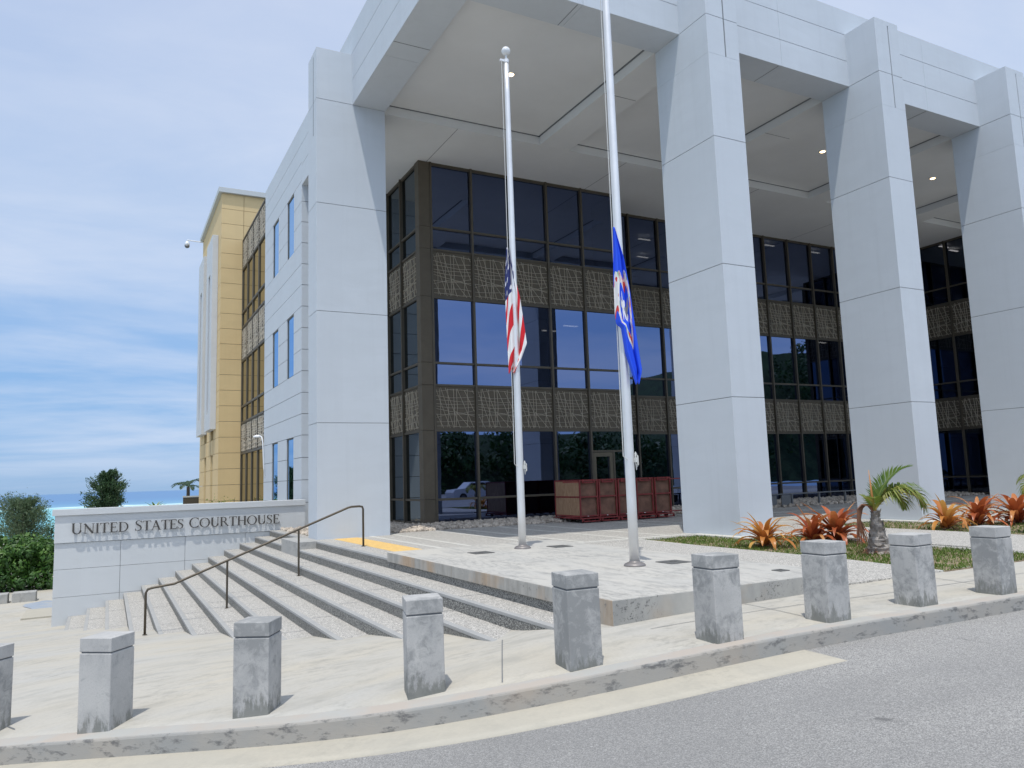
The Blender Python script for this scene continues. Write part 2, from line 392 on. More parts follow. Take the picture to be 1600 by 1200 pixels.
def gz(x, y):
    x = np.atleast_1d(np.asarray(x, float)); y = np.atleast_1d(np.asarray(y, float))
    q = np.stack([x, y], -1); r = ((q[..., None, :]-P2)**2).sum(-1)
    z = (U(r)*W[:n_]).sum(-1)+W[n_]+q[..., 0]*W[n_+1]+q[..., 1]*W[n_+2]
    far = (y > 34) | (x < -14)
    z = np.where(far, np.minimum(z, -3.4), z)
    z = np.where((y > 6.9) & (x > 4.1), np.minimum(z, -1.5), z)
    z = np.maximum(z, -3.6)
    return z
def gz1(x, y): return float(gz([x], [y])[0])

def sheet(name, xs, cols, mat, smooth=True):
    mb = MB(); nx = len(xs); ny = len(cols[0]); mb.v = [tuple(map(float, p)) for c in cols for p in c]; mb.t = [.5]*len(mb.v)
    for i in range(nx-1):
        for j in range(ny-1):
            mb.f.append((i*ny+j, (i+1)*ny+j, (i+1)*ny+j+1, i*ny+j+1)); mb.m.append(0)
    return mb.build(name, mat, smooth=smooth)
xs = list(np.concatenate([np.arange(-40, -8, 2), np.arange(-8, -2, .5), np.arange(-2, 10, .2), np.arange(10, 30, 1), np.arange(30, 61, 5)]))
tt = np.concatenate([np.linspace(0, 3, 16), np.linspace(3.3, 20, 52), np.linspace(21, 60, 30)])
cols = []
KW = .16
for x in xs:
    y0, z0 = smooth_kerb(x)
    y = float(y0)+KW+tt
    z = gz(np.full_like(y, x), y)
    w = np.clip((y-y0-KW)/.5, 0, 1); z = z*w+(float(z0))*(1-w)
    cols.append([(x, y[0], z[0]-.15)]+[(x, yy, zz) for yy, zz in zip(y, z)])
o = sheet('sidewalk', xs, cols, 'sidewalk'); tag(o, kind='structure')
# far ground dropping to the shore
mb = MB()
mb.add([(-60, 60, -3.6), (80, 60, -3.6), (80, 75, -8), (-60, 75, -8), (80, 130, -34), (-60, 130, -34)], [(0, 1, 2, 3), (3, 2, 4, 5)])
mb.add([(-60, 20, -3.7), (80, 20, -3.7), (80, 60.5, -3.7), (-60, 60.5, -3.7)], [(0, 1, 2, 3)])
tag(mb.build('hillside', 'soil'), kind='structure')
# kerb
pts = []
for x in xs:
    y0, z0 = smooth_kerb(x); pts.append((x, float(y0), float(z0)))
def nrm(i):
    a = Vector(pts[max(i-1, 0)][:2]); b = Vector(pts[min(i+1, len(pts)-1)][:2]); d = (b-a).normalized(); return Vector((-d.y, d.x))
mb = MB(); prof = [(.172, -.3, 1), (.17, .0035, 1), (.018, .005, 1), (.006, .0, 1), (0, -.012, 0), (-.012, -.15, 0), (-.012, -.4, 0)]
vs = []
for i, p in enumerate(pts):
    n = nrm(i)
    for (o_, dz, _) in prof: vs.append((p[0]+n.x*o_, p[1]+n.y*o_, (float(smooth_kerb(p[0]+n.x*o_)[1]) if o_ > .05 else p[2])+dz))
m_ = len(prof); fs = []; mi = []
for i in range(len(pts)-1):
    for j in range(m_-1):
        fs.append((i*m_+j, i*m_+j+1, (i+1)*m_+j+1, (i+1)*m_+j)); mi.append(1 if j < 2 else 0)
mb.v = vs; mb.f = fs; mb.m = mi; mb.t = [.5]*len(vs)
tag(mb.build('kerb', ['kerb', 'kerbtop']), kind='structure')
# road: rows fan out from the kerb towards the camera and beyond
def fan(name, mat, i0, i1, offs, dz, width=None):
    mb = MB(); vs = []; sel = range(i0, i1+1)
    for i in sel:
        n = nrm(i); p = pts[i]
        for o_ in offs:
            ww = o_ if width is None else o_*width(p[0])
            # far rows flatten in direction (0,-1) so that the fan never crosses itself
            k = min(1, ww/6); d = (Vector((-n.x, -n.y))*(1-k)+Vector((0, -1))*k)
            vs.append((p[0]+d.x*ww, p[1]+d.y*ww, p[2]-.128-.012*min(ww, 5)+dz-(.03 if o_ == .4201 else 0)))
    m_ = len(offs); nn = len(vs)//m_
    mb.v = vs; mb.t = [.5]*len(vs)
    for i in range(nn-1):
        for j in range(m_-1): mb.f.append((i*m_+j, (i+1)*m_+j, (i+1)*m_+j+1, i*m_+j+1)); mb.m.append(0)
    return mb.build(name, mat, smooth=True)
tag(fan('road', 'asphalt', 0, len(pts)-1, [-.05, .2, .5, 1, 1.6, 2.4, 3.5, 5, 8, 14, 26, 60], 0), kind='structure')
def gw(x):
    return 1.
gi = [i for i, p in enumerate(pts) if p[0] <= 5.15]
tag(fan('gutter_apron', 'gutter', 0, gi[-1], [-.05, .1, .2, .3, .42, .4201], .004, gw), kind='structure')

# expansion joints in the sidewalk: thin dark bituminous strips that follow the surface
def joint(a, b, w=.008):
    mb = MB(); a = Vector(a); b = Vector(b); d = (b-a).normalized(); n = Vector((-d.y, d.x))*w/2; k = 14; vs = []
    for i in range(k+1):
        p = a+(b-a)*i/k
        for s_ in (1, -1):
            q = p+n*s_; vs.append((q.x, q.y, gz1(q.x, q.y)+.004))
    mb.add(vs, [(2*i, 2*i+1, 2*i+3, 2*i+2) for i in range(k)])
    return mb.build('paving_joint', 'gap')
for a, b in [((3.33, 6.66), (2.55, 5.12)), ((5.62, 5.85), (5.5, 4.85)), ((8.45, 5.95), (8.3, 4.80)), ((-1.3, 9.2), (-.6, 7.5)), ((4.2, 5.52), (8.6, 5.35)), ((8.6, 5.35), (14, 5.3)), ((11.6, 6.0), (11.5, 4.8))]:
    tag(joint(a, b), kind='structure')

# sea
def seamat():
    m, nt, b = nodes('sea_water')
    g = N(nt, 'ShaderNodeNewGeometry'); s = N(nt, 'ShaderNodeSeparateXYZ'); nt.links.new(g.outputs['Position'], s.inputs[0])
    wob = math_(nt, 'MULTIPLY', math_(nt, 'SUBTRACT', noise(nt, pos(nt), .004, 5), .5), 420)
    y = math_(nt, 'ADD', s.outputs[1], wob)
    k = math_(nt, 'DIVIDE', y, 4000)
    c = ramp(nt, k, [(0, (.16, .50, .56)), (.42, (.18, .52, .56)), (.50, (.26, .58, .58)), (.53, (.13, .30, .44)), (.7, (.085, .22, .40)), (1, (.075, .19, .37))])
    foam = noise(nt, pos(nt, (1, 2.5, 1)), .012, 6, .7)
    band = ramp(nt, k, [(.490, 0), (.500, .9), (.506, .9), (.515, 0)])
    fm = math_(nt, 'MULTIPLY', band, ramp(nt, foam, [(.34, 0), (.46, 1)]))
    c = mix(nt, fm, c, (.92, .94, .92))
    nt.links.new(c, b.inputs['Base Color']); b.inputs['Roughness'].default_value = .35
    b.inputs['Specular IOR Level'].default_value = .25
    bump(nt, b, noise(nt, pos(nt, (1, 1, 1)), .25, 6), .3, 1.)
    return m
MAT['sea'] = seamat()
mb = MB(); mb.add([(-40000, 100, -32), (40000, 100, -32), (40000, 60000, -32), (-40000, 60000, -32)], [(0, 1, 2, 3)])
tag(mb.build('sea', 'sea'), kind='structure')

# ------------------------------------------------------------------ plaza, paths
ZD = -1.22
YB = 12.2
mb = MB()
mb.box(4.08, YB-.3, -1.9, 60, 30, ZD)                      # plaza deck body
tag(mb.build('plaza', 'pebble'), kind='structure')
mb = MB()
def strip(mb, x0, y0, x1, y1, z=ZD, h=.004): mb.box(x0, y0, z-.02, x1, y1, z+h)
for x in (5.45, 6.04, 7.27, 7.93, 8.98, 9.9, 11.9, 12.6, 14.2, 14.9, 16.5, 17.2, 18.9, 19.6, 21.2, 21.9, 23.6, 24.3, 26, 26.7):
    strip(mb, x-.05, YB+.12, x+.05, 18.0)
for y in (14.6, 16.4): strip(mb, 14.0, y-.05, 40, y+.05, h=.0075)
strip(mb, 7.2, YB-.04, 10.44, YB+.09, h=.006); 
tag(mb.build('paving_bands', 'white_band'), kind='structure')
# pebble paths between the beds, sloping gently to the sidewalk
def path(x0, x1, name='path'):
    mb = MB(); ys = [YB-.02, 10.5, 8.5, 7.2, 6.4, 5.98]; zs = [ZD-.004, ZD-.004, ZD-.006, -1.235, -1.255, -1.272]
    vs = []
    for y, z in zip(ys, zs): vs += [(x0, y, z), (x1, y, z), (x1, y, z-.5), (x0, y, z-.5)]
    fs = []
    for i in range(len(ys)-1):
        a = i*4; b = a+4; fs += [(a, b, b+1, a+1), (a+1, b+1, b+2, a+2), (a+3, b+3, b, a)]
    fs.append((len(ys)*4-4, len(ys)*4-1, len(ys)*4-2, len(ys)*4-3))
    mb.add(vs, fs); return tag(mb.build(name, 'pebble'), kind='structure')
path(7.11, 8.93); path(11.5, 13.85); path(16.85, 19.3); path(22.2, 24.7)
mb = MB()
for x in (8.93, 11.44, 13.85, 16.8, 19.3, 22.15):
    mb.add([(x, YB, -1.216), (x+.055, YB, -1.216), (x+.055, 5.98, -1.268), (x, 5.98, -1.268), (x, YB, -1.6), (x+.055, YB, -1.6), (x+.055, 5.98, -1.6), (x, 5.98, -1.6)],
           [(0, 3, 2, 1), (0, 4, 7, 3), (1, 2, 6, 5), (3, 7, 6, 2)])
tag(mb.build('bed_edging', 'white_band'), kind='structure')
# planting beds
def gbz(y): return -1.235 - (0.035 if y < 8 else 0.035*max(0, (10-y)/2))
beds = [(8.985, 11.44), (13.905, 16.8), (19.355, 22.15)]
mb = MB()
for x0, x1 in beds:
    nx, ny = 14, 34
    vs = [(x0+(x1-x0)*i/nx, 5.96+(YB-5.96)*j/ny, gbz(5.96+(YB-5.96)*j/ny)-.012+rnd.uniform(-.012, .012)) for i in range(nx+1) for j in range(ny+1)]
    fs = [(i*(ny+1)+j, (i+1)*(ny+1)+j, (i+1)*(ny+1)+j+1, i*(ny+1)+j+1) for i in range(nx) for j in range(ny)]
    mb.add(vs, fs)
    mb.add([(x0, 5.96, -1.27), (x1, 5.96, -1.27), (x1, 5.96, -1.6), (x0, 5.96, -1.6)], [(0, 3, 2, 1)])
tag(mb.build('planting_soil', 'soil', smooth=True), kind='structure')
# pads round the column bases
mb = MB()
for cx in (10.95, 16.29, 21.63):
    mb.bbox(cx-.62, 10.62, -1.5, cx+.62, 12.1, -1.205, .01)
tag(mb.build('column_pads', 'white_band'), kind='structure')
# grass
mb = MB(); g2 = random.Random(3)
from mathutils import noise as mn
for (x0, x1), cnt in zip(beds, (17000, 9000, 3500)):
    for _ in range(cnt):
        x = g2.uniform(x0, x1); y = g2.uniform(5.97, 12.0)
        d = mn.noise(Vector((x*1.5, y*1.5, 3)))+.5*mn.noise(Vector((x*5, y*5, 9)))
        if d < g2.uniform(-.75, .05)-.05: continue
        z = gbz(y)-.015; h = g2.uniform(.015, .055); w = g2.uniform(.004, .010); a = g2.uniform(0, 6.283)
        dx, dy = math.cos(a)*w, math.sin(a)*w; lx, ly = g2.uniform(-.03, .03), g2.uniform(-.03, .03)
        tone = min(1, max(0, g2.gauss(.38-.3*d, .22)))
        mb.add([(x-dx, y-dy, z), (x+dx, y+dy, z), (x+dx*.7+lx*.5, y+dy*.7+ly*.5, z+h*.7), (x+lx, y+ly, z+h)], [(0, 1, 2), (0, 2, 3)], 0, tone)
tag(mb.build('grass', 'grass'), 'patchy short green and straw grass in the planting beds', 'grass', kind='stuff')
# gravel
mb = MB(); g3 = random.Random(5)
ico = [(0, 0, 1), (.894, 0, .447), (.276, .851, .447), (-.724, .526, .447), (-.724, -.526, .447), (.276, -.851, .447), (.724, .526, -.447), (-.276, .851, -.447), (-.894, 0, -.447), (-.276, -.851, -.447), (.724, -.526, -.447), (0, 0, -1)]
icf = [(0, 1, 2), (0, 2, 3), (0, 3, 4), (0, 4, 5), (0, 5, 1), (1, 6, 2), (2, 7, 3), (3, 8, 4), (4, 9, 5), (5, 10, 1), (6, 7, 2), (7, 8, 3), (8, 9, 4), (9, 10, 5), (10, 6, 1), (11, 7, 6), (11, 8, 7), (11, 9, 8), (11, 10, 9), (11, 6, 10)]
def rocks(x0, x1, y0, y1, cnt, zf, smin=.03, smax=.075):
    for _ in range(cnt):
        x = g3.uniform(x0, x1); y = g3.uniform(y0, y1); s = g3.uniform(smin, smax)
        R = Matrix.Rotation(g3.uniform(0, 6), 3, Vector((g3.uniform(-1, 1), g3.uniform(-1, 1), g3.uniform(.1, 1))).normalized())
        sx, sy, sz = s*g3.uniform(.8, 1.3), s*g3.uniform(.7, 1.1), s*g3.uniform(.5, .8)
        mb.add([R @ Vector((a*sx*g3.uniform(.85, 1.1), b*sy, c*sz))+Vector((x, y, zf(x, y)+sz*.3)) for a, b, c in ico], icf)
rocks(4.35, 7.75, 18.55, 23.1, 1700, lambda x, y: ZD+.0)
rocks(5.9, 14.9, 18.15, 19.95, 2300, lambda x, y: ZD+.05*max(0, min(1, (y-18.1)/1.2)))
rocks(14.8, 30.5, 18.3, 21.3, 3600, lambda x, y: ZD+.06*max(0, min(1, (y-18.1)/1.2)), .035, .085)
gv = mb.build('gravel', 'rock'); tag(gv, 'pale pinkish gravel along the foot of the dark glass walls', 'gravel', kind='stuff')

# platform with the flagpoles
p = empty('concrete_platform', (5.6, 9, ZD))
mb = MB(); mb.bbox(4.055, 5.87, -1.268, 7.11, YB, -1.115, .008, 0); mb.bbox(4.051, 5.866, -1.5, 7.114, 6.35, -1.119, .006, 0)
ob = mb.build('slab', ['slab', 'slabedge', 'slabfront'], p)
for f in ob.data.polygons:
    if abs(f.normal.z) < .7: f.material_index = 2 if f.normal.y < -.7 else 1
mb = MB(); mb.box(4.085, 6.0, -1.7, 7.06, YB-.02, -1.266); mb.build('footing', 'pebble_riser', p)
tag(p, 'raised concrete platform with rust stained edge carrying both flagpoles', 'platform')
for i, (x, y, lb) in enumerate([(5.11, 10.86, 'dark flat cover on the platform nearest the stairs'), (6.52, 10.85, 'dark flat cover on the platform behind the taller flagpole, to its left'),
                                (6.37, 7.83, 'dark flat cover on the platform just right of the taller flagpole'), (6.68, 6.36, 'small dark cover near the right front edge of the platform')]):
    mb = MB(); w = .16 if i < 3 else .07; mb.bbox(x-w, y-w, -1.12, x+w, y+w, -1.106, .003); mb.box(x-w*.2, y-w*.2, -1.107, x+w*.2, y+w*.2, -1.102)
    tag(mb.build('drain_cover', 'drain'), lb, 'drain cover', 'covers set in the flagpole platform')
mb = MB(); mb.box(4.55, 12.32, ZD-.01, 5.10, 17.45, ZD+.004)
for i in range(9):
    for j in range(84):
        x = 4.58+i*.061; y = 12.35+j*.061; mb.lathe([(.013, 0), (.010, .005)], (x, y, ZD+.0035), 6)
tag(mb.build('tactile_strip', 'tactile'), 'yellow tactile warning strip at the head of the stairs', 'tactile paving')

# ------------------------------------------------------------------ staircase
st = empty('staircase', (2.5, 17, -2.5))
X0, TR, RI = 4.08, .405, .152; YW = 22.6
mb = MB(); mb.box(4.078, 11.9, -1.7, 4.09, YW, ZD-.03, 1); mb.bbox(4.076, YB+.02, ZD-.035, 4.20, YW, ZD+.002, .006, 0)
mb.build('top_landing', ['nosing', 'pebble_riser'], st)
for k in range(1, 13):
    z = ZD-RI*k; x = X0-TR*k; xr = X0-TR*(k-1)
    y0 = {1: 5.95, 2: 6.2, 3: 6.6, 4: 7.4, 5: 8.4, 6: 9.6, 7: 10.9, 8: 12.2, 9: 13.6, 10: 15.2, 11: 16.6, 12: 18}[k]
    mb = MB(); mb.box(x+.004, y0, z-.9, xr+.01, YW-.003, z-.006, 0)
    mb.box(x+.004, y0+.001, z-.006, xr+.003, YW-.004, z-.001, 2)
    mb.bbox(x, y0-.004, z-.035, x+.075, YW-.005, z+.003, .006, 1)
    # casting joints across the tread
    for y in np.arange(20.6-.55*k*0, y0+.5, -2.4): mb.box(x+.074, y-.004, z-.01, xr, y+.004, z+.001, 3)
    ob = mb.build('step', ['pebble_riser', 'nosing', 'pebble', 'gap'], st)
mb = MB(); mb.bbox(3.66, 17.12, -1.56, 4.19, 18.8, -1.212, .01); mb.build('plinth', 'plinthc', st)
tag(st, 'wide pebble finished staircase rising from the left pavement to the plaza', 'stairs')

# handrail
hr = empty('handrail', (2.6, 14.9, -2.0))
Y_ = 14.9
mb = MB()
path_ = [(.63, Y_, -2.44), (.63, Y_, -1.74), (.66, Y_, -1.685), (.72, Y_, -1.665), (1.08, Y_, -1.625), (4.17, Y_, -.455), (4.24, Y_, -.44), (4.40, Y_, -.437), (4.455, Y_, -.45), (4.47, Y_, -.50), (4.47, Y_, -1.22)]
def rpath(pts): return pts
mb.tube(path_, .021, 10); mb.build('top_rail', 'rail', hr, smooth=True)
for x, zb, zt in ((1.95, -2.135, -1.30), (3.22, -1.68, -.83)):
    mb = MB(); mb.tube([(x, Y_, zb), (x, Y_, zt)], .019, 10); mb.lathe([(.04, 0), (.04, .008), (.022, .012)], (x, Y_, zb), 12); mb.build('post', 'rail', hr)
for x, zb in ((.63, -2.44), (4.47, -1.22)):
    mb = MB(); mb.lathe([(.04, 0), (.04, .01), (.022, .014)], (x, Y_, zb), 12); mb.build('base_plate', 'rail', hr)
tag(hr, 'thin bronze handrail climbing the middle of the stairs', 'handrail')

# ------------------------------------------------------------------ sign wall with letters
sw = empty('sign_wall', (1.9, 22.8, -3.3))
X1, X2_ = -1.14, 5.06
mb = MB()
zs = [-3.7, -2.57, -1.89, -1.24]; xv = [X1, .34, 1.88, 3.42, X2_]
mb.box(X1+.01, 22.63, -3.7, X2_-.01, 23.0, -.6, 1)
for a in range(3):
    for b in range(4):
        if a == 0 or True:
            mb.bbox(xv[b]+(.004 if b else 0), 22.6, zs[a]+.004, xv[b+1]-(.004 if b < 3 else 0), 22.66, zs[a+1]-.004, .003, 0)
mb.box(X1, 22.655, -3.7, X1+.02, 23.02, -.6, 0); mb.box(X1, 23.0, -3.7, X2_, 23.02, -.6, 0)
mb.build('wall', ['paint_wall', 'gap'], sw)
mb = MB(); mb.bbox(X1-.012, 22.56, -1.235, X2_, 23.03, -.55, .004); mb.build('letter_band', 'paint_wall', sw)
mb = MB(); mb.bbox(X1-.07, 22.505, -.552, X2_+.0, 23.09, -.395, .006); mb.build('cap', 'paint_wall', sw)
# serif letters drawn as strokes
def stroke(pts, w):
    pts = [Vector(p) for p in pts]; ws = w if isinstance(w, list) else [w]*len(pts); L = []; R = []
    for i, p in enumerate(pts):
        d = (pts[min(i+1, len(pts)-1)]-pts[max(i-1, 0)]).normalized(); n = Vector((-d.y, d.x))*ws[i]/2
        L.append(p+n); R.append(p-n)
    return L+R[::-1]
def ell(cx, cy, rx, ry, a0, a1, n=18, tk=.13, tn=.045):
    pts = []; ws = []
    for i in range(n+1):
        a = math.radians(a0+(a1-a0)*i/n); pts.append((cx+rx*math.cos(a), cy+ry*math.sin(a))); ws.append(tn+(tk-tn)*abs(math.cos(a))**1.5)
    return stroke(pts, ws)
T, t = .15, .062
def serif(x, y, w=.26): return [(x-w/2, y-.018), (x+w/2, y-.018), (x+w/2, y+.018), (x-w/2, y+.018)]
def stem(x, y0=0, y1=1, w=T): return stroke([(x, y0), (x, y1)], w)
G = {
 'I': (.34, [stem(.17), serif(.17, .018), serif(.17, .982)]),
 'T': (.78, [stem(.39, 0, .99), serif(.39, .018), stroke([(.05, .972), (.73, .972)], t), stroke([(.07, .99), (.05, .78)], [.07, .02]), stroke([(.71, .99), (.73, .78)], [.07, .02])]),
 'E': (.70, [stem(.18), serif(.15, .018, .24), serif(.15, .982, .24), stroke([(.18, .975), (.60, .975)], t), stroke([(.18, .52), (.50, .52)], t), stroke([(.18, .025), (.62, .025)], t), stroke([(.58, .99), (.61, .78)], [.07, .02]), stroke([(.60, .01), (.66, .25)], [.08, .02]), stroke([(.49, .42), (.49, .62)], .035)]),
 'N': (.95, [stem(.16, 0, 1, t), stem(.78, 0, 1, t), stroke([(.12, .99), (.78, .02)], T*1.05), serif(.16, .018), serif(.10, .982, .2), serif(.80, .982)]),
 'U': (.90, [stroke([(.20, 1), (.20, .32)], T), stroke([(.72, 1), (.72, .32)], t), ell(.46, .33, .26, .31, 180, 360, 14, T, .06)[:], serif(.20, .982), serif(.72, .982, .24)]),
 'D': (.90, [stem(.18), serif(.15, .018, .24), serif(.15, .982, .24), ell(.34, .5, .44, .475, -90, 90, 20, .135, .05), stroke([(.18, .975), (.36, .975)], t), stroke([(.18, .025), (.36, .025)], t)]),
 'A': (.90, [stroke([(.14, .02), (.44, 1)], t), stroke([(.40, 1), (.74, .02)], T), stroke([(.24, .34), (.62, .34)], t*.9), serif(.13, .018, .24), serif(.76, .018, .28)]),
 'C': (.86, [ell(.46, .5, .38, .48, 48, 312, 26, .135, .05), stroke([(.73, .97), (.76, .70)], [.05, .025]), stroke([(.73, .03), (.77, .28)], [.05, .025])]),
 'O': (.98, [ell(.48, .5, .40, .48, 0, 360, 36, .14, .05)]),
 'R': (.86, [stem(.18), serif(.18, .018), serif(.15, .982, .24), ell(.36, .74, .22, .235, -90, 90, 14, .12, .05), stroke([(.18, .975), (.38, .975)], t), stroke([(.18, .505), (.38, .505)], t), stroke([(.42, .5), (.76, .03)], [.10, .12]), serif(.80, .018, .16)]),
 'H': (.98, [stem(.20), stem(.76), stroke([(.20, .52), (.76, .52)], t), serif(.20, .018), serif(.20, .982), serif(.76, .018), serif(.76, .982)]),
 'S': (.66, [stroke([(.52, .80), (.47, .92), (.34, .975), (.20, .93), (.135, .80), (.17, .66), (.33, .54), (.48, .42), (.53, .26), (.47, .10), (.32, .025), (.17, .07), (.10, .20)],
              [.03, .045, .05, .08, .11, .125, .135, .13, .115, .08, .05, .045, .03]), stroke([(.53, .97), (.545, .72)], [.05, .02]), stroke([(.10, .02), (.08, .29)], [.05, .02])]),
}
def letter(ch, x, h, yb=22.56):
    w, polys = G[ch]; mb = MB(); e = 0
    yf = yb-.085
    for pl in polys:
        e += 1; n = len(pl); d0 = yf-.0006*e; d1 = yf+.022
        p_w = 1.12; f = [(x+p[0]*h*p_w, d0, -1.028+p[1]*h) for p in pl]; bk = [(x+p[0]*h*p_w, d1, -1.028+p[1]*h) for p in pl]
        if n == 4 or True:
            m2 = n//2; fs = []
            for i in range(m2-1): fs += [(i, i+1, n-2-i, n-1-i), (n+i, n+n-1-i, n+n-2-i, n+i+1)]
            if n == 4: fs = [(0, 1, 2, 3), (7, 6, 5, 4)]
            for i in range(n): fs.append((i, n+i, n+(i+1) % n, (i+1) % n))
            mb.add(f+bk, fs)
    # two short pins that hold the letter off the wall
    for px in (.3, .6): mb.tube([(x+w*h*px*1.12, yf+.02, -1.028+h*.5), (x+w*h*px*1.12, yb+.01, -1.028+h*.5)], .004, 5)
    mb.build('letter', 'letter', sw); return w*h*1.12
def word(s, x0, x1):
    hs = [.275]+[.252]*(len(s)-1); ws = [G[c][0]*h*1.12 for c, h in zip(s, hs)]
    gap = (x1-x0-sum(ws))/(len(s)-1); x = x0
    for c, h, w in zip(s, hs, ws): letter(c, x, h); x += w+gap
word('UNITED', -.80, .52); word('STATES', .64, 1.84); word('COURTHOUSE', 1.96, 4.33)
tag(sw, 'long low pale grey wall reading UNITED STATES COURTHOUSE beside the stairs', 'sign wall')

# ------------------------------------------------------------------ courthouse
ch = empty('courthouse', (20, 20, ZD))
JZ = [ZD, 1.42, 4.05, 6.68, 9.30]
def column(x0, y0, x1, y1, slot=True, zb=ZD):
    mb = MB(); g = .0055; zz = [zb-.3]+JZ[1:]+[10.66]
    for i in range(len(zz)-1):
        a, b = zz[i], zz[i+1]; a2 = a+(g if i else 0); b2 = b-(g if i < len(zz)-2 else 0)
        if slot and b > 8.6:
            s0, s1 = 8.46, 10.55; xm = x0+(x1-x0)*.56; w = .018
            lo = max(a2, s0); 
            if a2 < s0: mb.bbox(x0, y0, a2, x1, y1, s0-.001, .004)
            hi = min(b2, s1)
            mb.bbox(x0, y0, lo, xm-w, y1, hi, .004); mb.bbox(xm+w, y0, lo, x1, y1, hi, .004)
            if b2 > s1: mb.box(x0+.001, y0+.001, s1, x1-.001, y1-.001, b2)
        else: mb.bbox(x0, y0, a2, x1, y1, b2, .004)
    mb.box(x0+.02, y0+.02, zb, x1-.02, y1-.02, 10.5, 1)
    return mb.build('column', ['paint', 'gap'], ch)
for x in (10.53, 15.87, 21.21, 26.55): column(x, 10.92, x+.85, 12.565, True, ZD-.1)
# corner column: turned the other way
mb = MB(); g = .0055; zz = [ZD-.3]+JZ[1:]+[10.62]
for i in range(5):
    mb.bbox(4.2, 17.56, zz[i]+(g if i else 0), 5.92, 18.40, zz[i+1]-(g if i < 4 else 0), .004)
mb.box(4.22, 17.58, ZD, 5.9, 18.38, 10.5, 1)
for y in (17.86,): mb.box(4.196, y, 8.46, 4.21, y+.03, 10.5, 1)
mb.build('column', ['paint', 'gap'], ch)
# fascia beams (three courses of panels each with real joints) ---------------
def courses(mb, axis, c0, c1, a0, a1, zs, av, g=.006, mi=0):
    # axis 'x': the face runs along x, thickness c0..c1 in y ; axis 'y': runs along y, thickness c0..c1 in x
    for i in range(len(zs)-1):
        for j in range(len(av)-1):
            z0 = zs[i]+(g if i else 0); z1 = zs[i+1]-(g if i < len(zs)-2 else 0)
            u0 = av[j]+(g*.5 if j else 0); u1 = av[j+1]-(g*.5 if j < len(av)-2 else 0)
            if axis == 'x': mb.bbox(u0, c0, z0, u1, c1, z1, .003, mi)
            else: mb.bbox(c0, u0, z0, c1, u1, z1, .003, mi)
BZ = [9.30, 9.96, 10.66, 11.33]
mb = MB(); courses(mb, 'x', 11.75, 12.56, 5.09, 45, BZ, [5.09, 8.1, 13.58, 18.93, 24.3, 29.6, 45])
mb.box(5.12, 11.78, 9.33, 45, 12.53, 11.3, 1); mb.build('front_beam', ['paint', 'gap'], ch)
mb = MB(); courses(mb, 'y', 5.09, 5.935, 12.563, 23.2, BZ, [12.563, 15.1, 17.7, 20.4, 23.2])
mb.box(5.12, 12.57, 9.33, 5.9, 23.19, 11.3, 1); mb.build('side_beam', ['paint', 'gap'], ch)
# soffit and coffers
mb = MB()
mb.box(5.94, 12.57, 9.55, 45, 17.75, 9.75)                        # coffer ceilings
mb.box(5.94, 17.70, 9.30, 45, 26, 9.54)
mb.build('soffit', 'soffit', ch)
for x0, x1 in ((10.5, 11.47), (15.88, 16.8), (21.24, 22.1), (26.56, 27.45), (31.9, 32.8)):
    mb = MB(); mb.box(x0, 12.57, 9.302, x1, 17.70, 9.535); mb.build('soffit_beam', 'soffit', ch)
# shadow-gap reveals at the head of each coffer side
mb = MB()
for x in (10.49, 15.87, 21.23, 26.55): mb.box(x-.03, 12.6, 9.535, x+.01, 17.7, 9.549)
mb.box(5.95, 17.67, 9.535, 31, 17.705, 9.549)
mb.build('reveal', 'gap', ch)
# ceiling joints
CJ = [(x-.006, 17.71, 9.296, x+.006, 26, 9.301) for x in (7.99, 13.5, 18.9, 24.3)]+[(x-.006, 11.78, 9.295, x+.006, 12.55, 9.301) for x in (7.99, 13.5, 18.9, 24.3)]
CJ += [(5.1, 14.5, 9.295, 5.93, 14.512, 9.301)]+[(x, 14.5, 9.296, x+.95, 14.512, 9.303) for x in (10.5, 15.88, 21.24)]
for q in CJ: mb = MB(); mb.box(*q); mb.build('ceiling_joint', 'gap', ch)
mb = MB(); mb.box(5.9, 12.5, 11.0, 45, 30, 11.2); mb.build('roof', 'coping', ch)
# ceiling lights
def emis(name, c, s):
    m, nt, b = nodes(name); b.inputs['Emission Color'].default_value = c+(1,); b.inputs['Emission Strength'].default_value = s; return m
MAT['lamp'] = emis('lamp_glow', (1, .72, .38), 6); MAT['lamp_in'] = emis('office_lamp', (1, .97, .9), 4)
for x, y, z in ((8.2, 15.05, 9.55), (18.9, 15.1, 9.55), (24.2, 15.1, 9.55), (29.5, 15.1, 9.55)):
    mb = MB(); mb.lathe([(.11, 0), (.11, -.02), (.085, -.022)], (x, y, z), 16); f = mb.build('ceiling_light', 'white', ch)
    mb = MB(); mb.lathe([(.08, 0), (.078, -.006)], (x, y, z-.022), 16); mb.build('lamp', 'lamp', f)

# curtain wall bays ----------------------------------------------------------
ZG = [(-1.13, -.54), (-.48, 1.39), (2.74, 3.32), (3.38, 5.23), (6.70, 7.30), (7.36, 9.22)]
ZP = [(1.45, 2.68), (5.29, 6.64)]
lat = random.Random(11)
